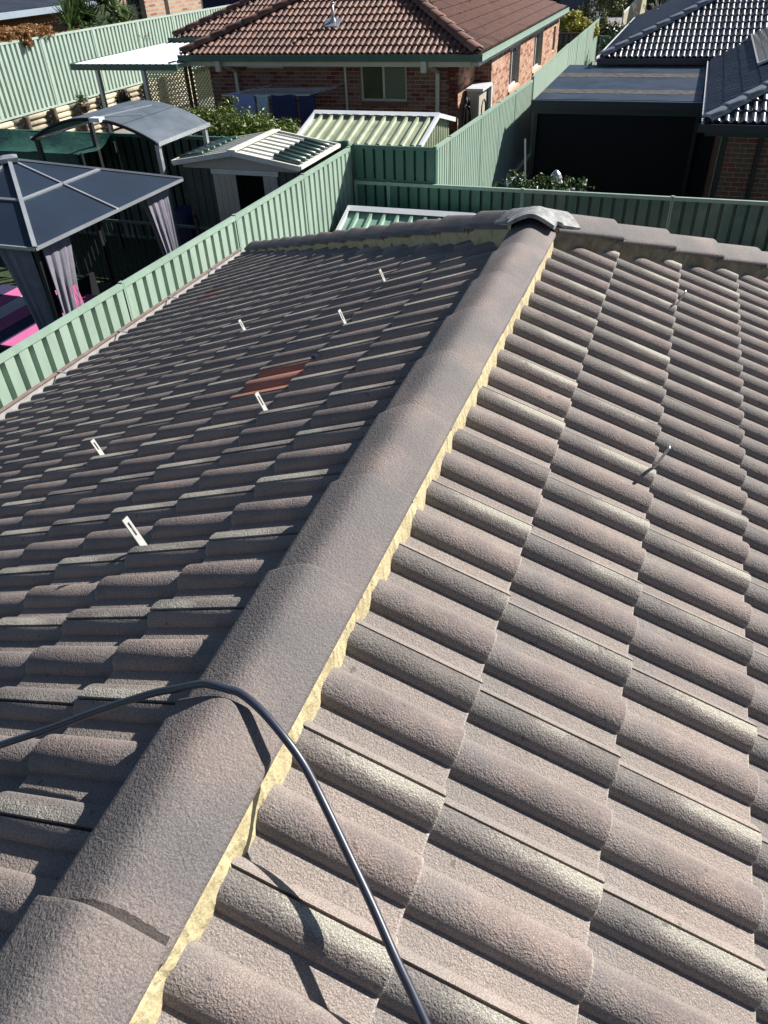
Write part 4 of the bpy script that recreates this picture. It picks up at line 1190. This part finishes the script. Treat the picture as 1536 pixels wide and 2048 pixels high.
def arch_pergola():
    x0, x1, y0, y1 = -9.72, -7.20, 10.40, 11.95
    root = thing('arched_pergola', 'grey arched-roof pergola standing behind the gazebo', 'pergola', (-8.4, 11.2, -3.5))
    def z(u): return -1.20 + .34 * (1 - (2 * u - 1) ** 2)
    n = 24; edges = [0, .25, .5, .75, 1.0]
    for a, b in zip(edges[:-1], edges[1:]):
        r = [[], []]; r2 = [[], []]
        for k in range(7):
            u = a + (b - a - .004) * k / 6 + .002; x = x0 + (x1 - x0) * u
            for q, y in ((0, y0), (1, y1)): r[q].append((x, y, z(u))); r2[q].append((x, y, z(u) - .012))
        mb = MBd(); mb.grid(r); mb.grid(r2[::-1]); mb.grid([r[0], r2[0]]); mb.grid([r2[1], r[1]]); part('roof_panel', mb, MARCH, root, sm=False)
    for y in (y0, y1):
        mb = MBd(); pts = [(x0 + (x1 - x0) * k / n, y, z(k / n) - .02) for k in range(n + 1)]; mb.tube(pts, .026, 6); part('arch_beam', mb, MBLACK if y == y0 else MGALV, root)
    for x, u in ((x0, 0), (x1, 1)):
        mb = MBd(); mb.bar((x, y0 - .02, -1.21), (x, y1 + .02, -1.21), .05, .06); part('side_beam', mb, MGALV, root)
        for y in (y0 + .06, y1 - .06):
            xx = x + (.06 if u == 0 else -.06)
            mb = MBd(); mb.box((xx - .035, y - .035, -3.5), (xx + .035, y + .035, -1.23)); part('post', mb, MGALV if u else MBLACK, root)
    mb = MBd(); mb.box((-8.35, 10.30, -.905), (-8.15, 10.44, -.845)); part('clamp', mb, MWHITE, root)
    mb = MBd(); mb.bar((-8.35, 10.36, -.87), (-7.75, 11.2, -.80), .02, .015); part('rail', mb, MWHITE, root)
arch_pergola()

def left_shed():
    x0, x1, y0, y1 = -7.15, -4.86, 10.62, 12.20; ze, zr = -1.52, -1.34; xr = -6.02; zg = -3.5
    root = thing('garden_shed', 'grey-green garden shed with a cream gable roof and open dark doorway', 'shed', ((x0 + x1) / 2, 11.4, zg))
    for (xa, xb, sgn) in ((x0, xr, -1), (x1, xr, 1)):
        rows = [[], []]; y = y0; pitch = .20
        def zz(x): return ze + (zr - ze) * abs(x - xa) / abs(xb - xa)
        ys = []
        while y < y1:
            for a, z in ((0, 0), (.012, .022), (.035, .022), (.047, 0), (pitch - .002, 0)):
                if y + a <= y1: ys.append((y + a, z))
            y += pitch
        mb = MBd(); mb.grid([[(xa, yy, ze + z) for yy, z in ys], [(xb, yy, zr + z) for yy, z in ys]]); part('roof_sheet', mb, MCREAM, root)
        # dark rib pieces near the eave
        xm = xa - sgn * .50
        for k in range(7):
            yy = y0 + .16 + k * .19
            mb = MBd(); mb.tube([(xa - sgn * .06, yy, ze + .035), (xm, yy, ze + (zr - ze) * .50 / abs(xb - xa) + .035)], [.045, .045], 8); part('roof_rib', mb, MDKG2, root, sm=True)
        for yy in (y0, y1):
            mb = MBd(); mb.bar((xa, yy, ze - .01), (xb, yy, zr - .01), .035, .075); part('barge_trim', mb, MCREAM, root)
        mb = MBd(); mb.bar((xa, y0, ze), (xa, y1, ze), .06, .05); part('eave_trim', mb, MCREAM, root)
    mb = MBd(); mb.bar((xr, y0 - .01, zr + .03), (xr, y1 + .01, zr + .03), .14, .02); part('ridge_trim', mb, MCREAM, root)
    yw = y0 + .12; wx0, wx1 = x0 + .10, x1 - .10; d0, d1 = -6.08, -5.58
    # gable
    mb = MBd(); mb.add([(wx0, yw, ze - .10), (wx1, yw, ze - .10), (wx1, yw, ze + .01), (xr, yw, zr - .02), (wx0, yw, ze + .01), (wx0, yw + .02, ze - .10), (wx1, yw + .02, ze - .10), (wx1, yw + .02, ze + .01), (xr, yw + .02, zr - .02), (wx0, yw + .02, ze + .01)],
                       [(0, 1, 2, 3, 4), (9, 8, 7, 6, 5), (0, 5, 6, 1)]); part('gable', mb, MBEIGE, root)
    mb = MBd(); mb.box((-6.52, yw - .03, ze - .17), (-5.30, yw, ze - .095)); part('door_track', mb, MCREAM, root)
    for a, b in ((-6.50, d0), (d1, -5.33)):
        mb = MBd()
        k = a
        while k < b - .01:
            mb.box((k, yw - .02, zg), (min(b, k + .105), yw - .006, ze - .175)); k += .11
        part('door', mb, MBEIGE, root)
    def ribwall(a, b, y, nm='front_wall'):
        mb = MBd(); bot, top = [], []; x = a; k = 0
        while x < b:
            o = .0 if k % 2 else .014
            for xx in (x + .004, min(b, x + .072)): bot.append((xx, y + o, zg)); top.append((xx, y + o, ze - .105))
            x += .076; k += 1
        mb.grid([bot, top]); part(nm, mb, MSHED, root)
    ribwall(wx0, -6.50, yw); ribwall(-5.33, wx1, yw); ribwall(wx0, wx1, y1 - .12, 'back_wall')
    for x in (wx0, wx1):
        mb = MBd(); mb.box((x - .01, yw + .02, zg), (x + .01, y1 - .12, ze - .01)); part('side_wall', mb, MSHED, root)
    mb = MBd(); mb.box((wx0 + .02, yw + .03, zg), (wx1 - .02, y1 - .13, zg + .03)); part('floor', mb, MBLACK, root)
MDKG2 = simple("dark green rib", (0.04, 0.075, 0.065), 0.35, var=0.3, vscale=8, bstr=0)
left_shed()

def pool_fence():
    root = thing('pool_fence', 'low black metal bar fence in front of the garden shed', 'fence', (-7, 9.9, -3.5))
    x0, x1, y = -10.4, -4.95, 9.9
    for z in (-2.3, -3.35):
        mb = MBd(); mb.box((x0, y - .015, z - .02), (x1, y + .015, z + .02)); part('rail', mb, MBLACK if z < -3 else MDKG2, root)
    me = MBd().box((-.008, -.008, -3.4), (.008, .008, -2.3)).mesh('bar', MBLACK)
    x = x0 + .1
    while x < x1: link('bar', me, root, Matrix.Translation((x, y, 0))); x += .11
    for x in (-10.4, -8.4, -6.42, -4.95):
        mb = MBd(); mb.box((x - .03, y - .03, -3.5), (x + .03, y + .03, -2.15)); mb.tube([(x, y, -2.15), (x, y, -2.10), (x, y, -2.06), (x, y, -2.0)], [.02, .045, .03, .004], 10); part('post', mb, MBLACK, root)
pool_fence()
mb = MBd(); mb.tube([(-7.75, 11.6, -3.5), (-7.75, 11.6, -3.1), (-7.75, 11.6, -2.62), (-7.75, 11.6, -2.55)], [.26, .30, .29, .24], 18)
lone('barrel', mb, MBLUEP, 'blue plastic barrel in the gap between pergola and shed', 'barrel')
def tarp():
    root = thing('tarpaulin', 'dark green tarpaulin stretched over a frame at the far left', 'tarpaulin', (-12, 12.0, -3.5))
    rr = random.Random(8); rows = []
    for j in range(13):
        t = j / 12; row = []
        for i in range(25):
            u = i / 24; x = -13.6 + 4.1 * u; y = 11.25 + .95 * t
            row.append((x, y, -1.62 + .16 * t - .05 * math.sin(u * math.pi * 4) ** 2 * (1 - t) + .02 * math.sin(u * 19 + t * 7) - .10 * math.sin(t * math.pi)))
        rows.append(row)
    mb = MBd(); mb.grid(rows); part('cover', mb, MTARP, root, sm=True)
    mb = MBd(); mb.grid([[(x, 11.25, -1.62 - .0), (x, 11.23 + .02 * math.sin(x * 9), -2.3)] for x in [-13.6 + k * .2 for k in range(21)]]); part('flap', mb, MTARP, root, sm=True)
    for x in (-13.6, -9.5):
        for y in (11.25, 12.2):
            mb = MBd(); mb.box((x - .02, y - .02, -3.5), (x + .02, y + .02, -1.6)); part('pole', mb, MBLACK, root)
tarp()
rt = thing('chair', 'dark outdoor chair under the gazebo', 'chair', (-7.2, 8.2, -3.5))
mb = MBd(); mb.box((-7.45, 7.95, -3.1), (-6.95, 8.45, -3.05)); part('seat', mb, MBLACK, rt)
mb = MBd(); mb.box((-7.47, 7.95, -3.05), (-7.43, 8.45, -2.6)); part('backrest', mb, MBLACK, rt)
for x in (-7.43, -6.97):
    for y in (7.97, 8.43):
        mb = MBd(); mb.box((x - .015, y - .015, -3.5), (x + .015, y + .015, -3.1)); part('leg', mb, MGALV, rt)

# ------------------------------------------------------------------ beyond the long fence
def blades(mb, c, n, L, wd, rr, droop=.5):
    for _ in range(n):
        th = rr.uniform(0, 6.283); el = rr.uniform(-.35, 1.45); d = Vector((math.cos(th) * math.cos(el), math.sin(th) * math.cos(el), math.sin(el)))
        s_ = d.cross(Vector((0, 0, 1))); s_ = s_.normalized() if s_.length > .05 else Vector((1, 0, 0)); l = L * rr.uniform(.65, 1.1)
        p0 = Vector(c) + d * .05; p1 = p0 + d * l * .5; p2 = p0 + d * l + Vector((0, 0, -droop * l * math.cos(el) * .45))
        mb.add([p0 - s_ * wd * .6, p0 + s_ * wd * .6, p1 + s_ * wd, p1 - s_ * wd, p2], [(0, 1, 2, 3), (3, 2, 4)])
rr = random.Random(21)
for i, (x, y, z, h, lab) in enumerate([(-18.0, 22.7, -.55, .85, 'spiky yucca behind the long green fence, left of the pair'), (-18.1, 24.2, -.50, .9, 'spiky yucca behind the long green fence, right of the pair')]):
    root = thing('yucca', lab, 'yucca', (x, y, -2.35), 'yuccas behind the long fence')
    mb = MBd()
    for k in range(4):
        cx, cy, cz = x + rr.uniform(-.35, .35), y + rr.uniform(-.6, .6), z + rr.uniform(-.35, .45)
        blades(mb, (cx, cy, cz), 95, h * 1.15, .034, rr)
    part('foliage', mb, LYUC, root)
    mb = MBd(); mb.tube([(x, y, -2.35), (x + .05, y, -1.2), (x, y, z)], [.12, .09, .07], 8); part('trunk', mb, MBARK, root)
bush('flowering_shrub', 'orange-brown flowering shrub spilling over the long green fence', 'shrub', (-17.5, 18.4, -2.35),
     [(-17.35, 16.6 + k * .36, -.38 - .012 * k, .42, .19) for k in range(10)] + [(-17.0, 18.9, -.62, .22, .22)], LORG, 26000, .035, 31)
def low_building(name, label, x0, x1, y0, y1, zg, zt, wmat, rmat, over=.5, slope=.1, ribs=True, gm=None):
    root = thing(name, label, 'building', ((x0 + x1) / 2, (y0 + y1) / 2, zg))
    mb = MBd(); mb.box((x0, y0, zg), (x1, y1, zt)); part('wall', mb, wmat, root)
    xa, xb = x0 - over, x1 + over; rows = [[], []]; y = y0 - over
    while y < y1 + over:
        for a, z in ((0, 0), (.12, 0), (.14, .03), (.18, .03)):
            rows[0].append((xb, y + a, zt + .05 + z)); rows[1].append((xa, y + a, zt + .05 + slope * (xb - xa) + z))
        y += .2
    mb = MBd(); mb.grid(rows); part('roof', mb, rmat, root)
    mb = MBd(); mb.box((xb, y0 - over, zt - .12), (xb + .12, y1 + over, zt + .06)); part('gutter', mb, gm or MGALV, root)
    return root
MBLUR = simple("blue grey roof sheet", (0.16, 0.17, 0.20), 0.4, var=0.3, vscale=1.5, bstr=0)
MBLUG = simple("pale blue grey gutter", (0.28, 0.34, 0.40), 0.35, var=0.1, bstr=0)
r1 = low_building('timber_outbuilding', 'orange-brown timber building with a blue-grey roof behind the orange shrub', -27, -21.3, 17, 26.6, -2.35, -.22, MTIMB, MBLUR, slope=.09, gm=MBLUG)
mb = MBd(); 
for k in range(14):
    mb = MBd(); mb.box((-21.29, 17, -2.2 + k * .145), (-21.27, 26.6, -2.2 + k * .145 + .13)); part('weatherboard', mb, MTIMB, r1)
r2 = thing('far_brick_house', 'tan brick house with a dark doorway beyond the yuccas', 'house', (-24, 33, -2.35))
brick_wall(r2, (-21.0, 28.6, -2.35), (0, 1, 0), (1, 0, 0), 6.2, -2.35, .6, MBT, MMRT, holes=[(.7, 1.9, -2.35, -.2), (3.3, 3.6, -2.35, .6)], maxn=60, L=.40, H=.15)
mb = MBd(); mb.box((-21.3, 29.2, -2.35), (-21.25, 30.6, -.1)); part('door', mb, MGLASSD, r2)
mb = MBd(); mb.box((-27, 28.5, .61), (-20.4, 35, .8)); part('roof', mb, MRED, r2)
rt = thing('carport_frame', 'white beam frame standing in front of the tan brick house', 'frame', (-19.8, 30, -2.35))
mb = MBd(); mb.box((-19.85, 27.6, -1.02), (-19.75, 31.4, -.90)); part('beam', mb, MWHITE, rt)
for y in (28.3, 31.3):
    mb = MBd(); mb.box((-19.83, y, -2.35), (-19.77, y + .07, -1.02)); part('post', mb, MWHITE, rt)
mb = MBd(); mb.box((-19.9, 31.0, -1.6), (-18.6, 31.05, -.85)); part('panel', mb, MLOG, rt)
rt = thing('dark_fence', 'low dark paling fence beyond the long green fence, left of the brick house roof', 'fence', (-18.5, 38, -2.3))
for k in range(24):
    mb = MBd(); mb.box((-19.5 + k * .22, 36.0, -2.3), (-19.5 + k * .22 + .2, 36.03, -.75)); part('paling', mb, MPOSTW, rt)
mb = MBd(); mb.box((-19.5, 36.04, -1.0), (-14.2, 36.09, -.9)); part('rail', mb, MPOSTW, rt)
bush('hedge', 'dark hedge at the top edge behind the paling fence', 'hedge', (-16.5, 39, -2.3), [(-18, 39, -1.0, 1.3, 1.3), (-16.3, 39, -.9, 1.5, 1.4), (-14.5, 39.3, -1.0, 1.4, 1.3)], LDARK, 5000, .13, 41)
rt = thing('red_roofed_shed', 'small shed with a red roof edge beyond the paling fence', 'shed', (-19.5, 40, -2.3))
mb = MBd(); mb.box((-23, 38.2, -2.3), (-18.8, 41, -.6)); part('wall', mb, MNAVY, rt)
mb = MBd(); mb.box((-23.2, 38.0, -.6), (-18.6, 41.2, -.45)); part('roof', mb, MRED, rt)

# ------------------------------------------------------------------ right-hand property behind the back fence
def right_house():
    Hs = thing('dark_roofed_house', 'brick house with a glazed dark blue-grey tiled roof at the top right', 'house', (5, 22, -4.2))
    mm = .41; a = math.atan(mm); ca, sa = math.cos(a), math.sin(a); s2 = math.sqrt(.5); gz = -1.68
    C1 = (.97, 15.72, gz)
    cands = []
    slope_tiles(cands, (.87, 15.69, gz + .03), (1, 0, 0), (0, ca, sa), BT, .335, 0, 14, 0, 10, [(C1, (s2, -s2, 0))])
    # side slope facing the patio: U runs towards us
    slope_tiles(cands, (.94, 24.4, gz + .03), (0, -1, 0), (ca, 0, sa), BT, .335, 0, 30, 0, 10, [(C1, (-s2, s2, 0)), ((.97, 24.0, gz), (s2 * .7, -s2 * 1, 0))])
    C2 = (-1.92, 24.0, gz + .06)
    slope_tiles(cands, (-2.02, 23.97, gz + .09), (1, 0, 0), (0, ca, sa), BT, .335, 0, 30, 0, 16, [(C2, (s2, -s2, 0))])
    slope_tiles(cands, (-1.95, 36.0, gz + .09), (0, -1, 0), (ca, 0, sa), BT, .335, 0, 40, 0, 16, [(C2, (-s2, s2, 0))])
    emit_tiles(cands, Hs, 298)
    mb = MBd(); t = gz - .05
    mb.add([(.97, 15.72, t), (7, 15.72, t), (7, 21.75, t + mm * 6.03), (.97, 24.4, t), (7, 30.4, t + mm * 6.03)], [(0, 1, 2), (0, 2, 4, 3)])
    mb.add([(-1.92, 24, t + .05), (9, 24, t + .05), (9, 34.9, t + .05 + mm * 10.9), (-1.92, 38, t + .05), (9, 38, t + .05 + mm * 10.9)], [(0, 1, 2), (0, 2, 4, 3)])
    part('roof_deck', mb, MDECK, Hs)
    u5 = Vector((0, 0, .05))
    hip_caps(Hs, Vector(C1) + u5, Vector((C1[0] + 4, C1[1] + 4, gz + mm * 4)) + u5, MSIL, 13, w=.14, h=.10)
    hip_caps(Hs, Vector(C2) + u5, Vector((C2[0] + 9, C2[1] + 9, gz + .06 + mm * 9)) + u5, MSIL, 28, w=.14, h=.10)
    gutter_run(Hs, (.85, 15.72, gz - .01), (7, 15.72, gz - .01), (0, -1, 0), MDKB)
    gutter_run(Hs, (-2.0, 24.0, gz + .05), (.9, 24.0, gz + .05), (0, -1, 0), MDKB)
    gutter_run(Hs, (.95, 15.6, gz), (.92, 24.0, gz), (-1, 0, 0), MWHITE, h=.05, d=.05)
    gutter_run(Hs, (-1.95, 23.95, gz + .06), (-1.95, 36.0, gz + .06), (-1, 0, 0), MWHITE, h=.08, d=.10)
    mb = MBd(); mb.box((.99, 15.74, gz - .22), (7, 16.12, gz - .14)); part('soffit', mb, MDKB, Hs)
    z1 = gz - .22
    brick_wall(Hs, (1.42, 16.12, -4.2), (1, 0, 0), (0, -1, 0), .54, -4.2, z1, MBD_, MMRT, maxn=60)
    brick_wall(Hs, (2.04, 16.12, -4.2), (1, 0, 0), (0, -1, 0), 3.5, -4.2, z1, MBD_, MMRT, maxn=150, name='wall')
    brick_wall(Hs, (1.30, 24.2, -4.2), (0, -1, 0), (-1, 0, 0), 7.6, -4.2, z1, MBD_, MMRT, maxn=60)
    mb = MBd(); mb.box((1.965, 16.06, -4.2), (2.035, 16.2, z1)); part('downpipe', mb, MBLACK, Hs)
    mb = MBd(); mb.box((1.33, 16.10, -4.2), (1.40, 16.5, z1)); part('corner_post', mb, MBLACK, Hs)
    mb = MBd(); mb.box((-1.5, 24.4, -4.2), (9, 24.6, gz - .15)); part('wall', mb, MBD_[0], Hs)
MSIL = simple("dark glazed hip tile", (0.16, 0.17, 0.19), 0.3, var=0.25, vscale=6, bstr=0.1, spec=0.8)
MDKB = simple("very dark blue gutter", (0.012, 0.018, 0.028), 0.4, var=0.1, bstr=0)
MBD_ = [simple("dark red brick", (0.17, 0.05, 0.035), 0.9, var=0.35, vscale=30), simple("dark brown brick", (0.15, 0.065, 0.045), 0.9, var=0.35, vscale=30), simple("dark olive brick", (0.13, 0.075, 0.045), 0.9, var=0.3, vscale=30)]
right_house()
def patio_dark():
    root = thing('dark_patio_cover', 'dark blue-grey corrugated patio roof with black mesh screens', 'patio cover', (-.8, 20.5, -4.2))
    x0, x1, y0, y1 = -2.80, .86, 19.05, 24.3; z0, z1 = -1.88, -1.84
    pal = [(19.05, 19.85, MPD), (19.85, 20.35, MPW), (20.35, 22.2, MPD), (22.2, 22.85, MPW), (22.85, 24.3, MPD)]
    for a, b, mt in pal:
        ys = []; y = a
        while y < b:
            ys += [(y, 0), (min(b, y + .05), .0), (min(b, y + .07), .022), (min(b, y + .11), .022)]; y += .13
        ys.append((b, 0))
        mb = MBd(); mb.grid([[(x0, yy, z0 + (z1 - z0) * (yy - y0) / (y1 - y0) + z) for yy, z in ys], [(x1, yy, z0 + (z1 - z0) * (yy - y0) / (y1 - y0) + z) for yy, z in ys]]); part('roof_sheet', mb, mt, root)
    mb = MBd(); mb.box((x0 - .05, y0 - .12, -2.02), (x1 + .1, y0 - .005, -1.865)); part('gutter', mb, MDKB, root)
    mb = MBd(); mb.box((x0 - .02, y0 + .002, -2.16), (x1 + .42, y0 + .06, -2.022)); part('beam', mb, MDKB, root)
    mb = MBd(); mb.box((x0 + .1, y0 + .10, -4.15), (x1 + .42, y0 + .12, -2.165)); part('mesh_screen', mb, MSHADE, root)
    for x in (x0 + .02, x1 - .05):
        mb = MBd(); mb.box((x, y0 + .0, -4.2), (x + .08, y0 + .095, -2.165)); part('post', mb, MBLACK, root)
MPD = simple("blue grey roof sheet dark", (0.11, 0.145, 0.195), 0.45, var=0.35, vscale=2, bstr=0, spec=0.6)
MPW = simple("weathered translucent sheet", (0.27, 0.25, 0.21), 0.5, var=0.5, vscale=7, bstr=0.1)
patio_dark()
def solar():
    root = thing('solar_panel', 'solar panel lying on the dark roof at the right frame edge', 'solar panel', (2.0, 18, -1.1))
    nS = Vector((-.41, 0, 1)).normalized(); k = (-1.68 - .41 * .97) / math.sqrt(1 + .41 ** 2) + .12
    a = bp(1497, 66, nS, k); b = bp(1517, 128, nS, k); U = (a - b); U = Vector((0, 1, 0)); V = Vector((1, 0, .41)).normalized(); L = (a - b).length
    y0, y1 = b.y, a.y; P = Vector((min(a.x, b.x), y0, 0)); P.z = 0
    def pt(u, v, h): q = Vector((b.x, y0, b.z)) + U * u + V * v + nS * h; return q
    Ly = y1 - y0; Lx = 1.65
    mb = MBd(); mb.hexa([pt(0.03, .03, -.03), pt(0.03, Lx, -.03), pt(Ly - .03, Lx, -.03), pt(Ly - .03, .03, -.03), pt(.03, .03, 0), pt(.03, Lx, 0), pt(Ly - .03, Lx, 0), pt(Ly - .03, .03, 0)]); part('glass', mb, MSOL, root)
    for (p, q) in ((pt(0, 0, 0), pt(Ly, 0, 0)), (pt(0, Lx, 0), pt(Ly, Lx, 0)), (pt(0, 0, 0), pt(0, Lx, 0)), (pt(Ly, 0, 0), pt(Ly, Lx, 0))):
        mb = MBd(); mb.bar(p, q, .04, .045, nS); part('frame', mb, MALU, root)
    n = int(Ly / .16)
    for i in range(1, n):
        mb = MBd(); mb.bar(pt(i * Ly / n, .03, .003), pt(i * Ly / n, Lx, .003), .006, .003, nS); part('cell_line', mb, MDKB, root)
    for i in range(1, 10):
        mb = MBd(); mb.bar(pt(.03, i * Lx / 10, .003), pt(Ly - .03, i * Lx / 10, .003), .006, .003, nS); part('cell_line', mb, MDKB, root)
solar()
bush('hedge', 'low green hedge with white flowers just behind the back fence', 'hedge', (-1.5, 14.0, -4.2),
     [(-2.2 + k * .34, 13.9, -2.62 - .03 * k, .40, .42) for k in range(5)] + [(-1.4, 14.3, -3.3, 1.0, .7)], LDARK, 6000, .045, 51, mat2=LWHT, n2=18)
def sleepers():
    root = thing('sleeper_wall', 'white-painted sleeper wall under the receding green fence', 'retaining wall', (-3.2, 16, -4.2))
    for y in (13.0, 15.4, 17.8, 20.2):
        for j in range(4):
            mb = MBd(); mb.box((-3.33, y + .01, -4.2 + j * .15), (-3.22, y + 2.38, -4.2 + j * .15 + .142)); part('sleeper', mb, MCREAM, root)
    for y in (14.6, 16.0, 17.4, 18.8):
        mb = MBd(); mb.box((-3.2, y, -4.2), (-3.06, y + .14, -3.42)); part('post', mb, MPOSTW, root)
sleepers()
rt = thing('bucket', 'pale grey bucket standing by the end of the receding fence', 'bucket', (-2.75, 17.0, -3.4))
mb = MBd(); mb.box((-2.95, 16.8, -4.2), (-2.5, 17.3, -3.42)); part('stand', mb, MPOSTW, rt)
mb = MBd(); mb.tube([(-2.75, 17.0, -3.42), (-2.75, 17.0, -3.12)], [.14, .19], 14); part('body', mb, MTOWP, rt)
mb = MBd(); mb.tube([(-2.45, 17.1, -4.2), (-2.62, 17.25, -2.35)], .018, 8)
lone('broom_handle', mb, MGALV, 'thin pale pole leaning in the dark corner by the bucket', 'pole')
rt = thing('garden_lamp', 'small white domed garden lamp above the low hedge', 'lamp', (-1.7, 16.0, -4.2))
mb = MBd(); mb.tube([(-1.7, 16, -4.2), (-1.7, 16, -2.86)], .03, 8); part('post', mb, MBLACK, rt)
mb = MBd(); mb.tube([(-1.7, 16, -2.86), (-1.7, 16, -2.80), (-1.7, 16, -2.72), (-1.7, 16, -2.66)], [.13, .13, .09, .03], 16); part('shade', mb, MGALV, rt)
mb = MBd(); mb.tube([(1.02, 14.2, -4.2), (1.02, 14.2, -2.80), (1.02, 14.2, -2.78), (1.02, 14.2, -2.70)], [.05, .05, .085, .09], 14)
lone('pipe_vent', mb, MTOWP, 'pale vent pipe with a flared top standing behind the right part of the back fence', 'pipe')

# ------------------------------------------------------------------ far right background
fence('dark green steel fence across the far end of the side passage', (-3.3, 36.2), (-1.6, 36.2), -4.1, -2.25, (0, -1), [], MFEN_SHADE, MRAIL)
fence('grey-olive steel fence closing the far end of the brick house passage', (-6.4, 31.9), (-3.4, 31.9), -3.4, -1.75, (0, -1), [1.5], colorbond("olive steel", (0.12, 0.13, 0.09)), MPOSTW)
bush('shrub', 'clipped yellow-green shrub beyond the brick house, left of two', 'shrub', (-4.9, 34.0, -2.9), [(-4.35, 34, -1.68, .55, .45)], LYEL, 3200, .05, 61)
bush('shrub', 'clipped golden shrub beyond the brick house, right of two', 'shrub', (-3.9, 34.6, -2.9), [(-3.65, 34.2, -1.85, .45, .38)], LYEL, 2400, .05, 62)
bush('shrub', 'dark green shrub at the end of the side passage by the dark roof', 'shrub', (-2.0, 33.5, -4.2), [(-2.1, 33.2, -2.5, .8, .9), (-1.4, 33.6, -2.2, .9, .9), (-2.3, 33.8, -3.2, .8, 1.0)], LDARK, 5000, .07, 63)
bush('tree', 'tall loose olive-green tree at the top edge right of the grey wall', 'tree', (-4.0, 42, -4.2), [(-4.4, 42, -2.3, .75, 1.2), (-3.8, 42, -1.5, .8, 1.1), (-3.6, 42.3, -2.9, .7, .9), (-4.2, 42, -.7, .9, .8)], leaf("olive leaves", (0.06, 0.07, 0.02), (0.16, 0.17, 0.06)), 9000, .06, 64)
rt = thing('grey_blue_wall', 'plain blue-grey rendered house wall beyond the brick house', 'building', (-6, 44, -3))
mb = MBd(); mb.box((-9.5, 43, -3.2), (-4.75, 50, 1.2)); part('wall', mb, simple("blue grey render", (0.10, 0.115, 0.16), 0.8, var=0.15, vscale=1), rt)
mb = MBd(); mb.box((-7.0, 42.9, -1.9), (-6.2, 42.99, -.9)); part('window', mb, MGLASSD, rt)
mb = MBd(); mb.box((-9.8, 42.6, 1.2), (-4.5, 50.2, 1.35)); part('roof', mb, MDKB, rt)
fence('cream steel fence at the top edge, left of the bare tree', (-2.85, 40.2), (-2.85, 54), -4.1, -1.75, (1, 0), [], colorbond("cream steel", (0.50, 0.48, 0.34)), MCREAM, z1b=-1.6, pitch=.3)
fence('olive-cream steel fence behind the bare tree', (-2.8, 40.1), (1.4, 40.1), -4.1, -2.2, (0, -1), [], colorbond("olive cream steel", (0.30, 0.29, 0.20)), MCREAM, pitch=.3)
r4 = thing('far_house', 'dark brick house at the top right behind the bare tree', 'house', (4, 50, -3))
brick_wall(r4, (-1.2, 46.5, -4.1), (1, 0, 0), (0, -1, 0), 8.4, -4.1, 1.0, MBD_, MMRT, holes=[(1.6, 2.9, -2.9, -1.7)], maxn=60, L=.48, H=.18)
mb = MBd(); mb.box((.3, 46.6, -3.0), (1.8, 46.65, -1.6)); part('window', mb, MGLASSD, r4)
mb = MBd(); mb.box((-.3, 46, 1.01), (8, 54, 1.2)); part('roof', mb, MDKB, r4)
def bare_tree():
    root = thing('bare_tree', 'leafless pale-barked tree above the dark tiled roof', 'tree', (-.9, 38.0, -4.2)); rr = random.Random(77)
    mb = MBd(); tr = MBd()
    tr.tube([(-.9, 38.0, -4.2), (-.9, 38.0, -3.2), (-.95, 38.0, -2.75)], [.14, .11, .09], 8)
    def br(p, d, l, r, n):
        q = p + d * l; m_ = p + d * l * .5 + Vector((rr.uniform(-.06, .06), rr.uniform(-.06, .06), rr.uniform(-.04, .04)))
        mb.tube([p, m_, q], [r, r * .85, r * .65], 6)
        if n == 0: return
        for _ in range(rr.choice((2, 3))):
            nd = (d + Vector((rr.uniform(-.8, .8), rr.uniform(-.8, .8), rr.uniform(-.15, .7)))).normalized(); br(q, nd, l * rr.uniform(.6, .85), r * .65, n - 1)
    for k in range(6):
        th = k * 1.05 + rr.uniform(-.3, .3); br(Vector((-.95, 38.0, -2.8)), Vector((math.cos(th) * .9, math.sin(th) * .6, .75)).normalized(), .75, .055, 3)
    part('branches', mb, MBARKP, root); part('trunk', tr, MBARKP, root)
bare_tree()
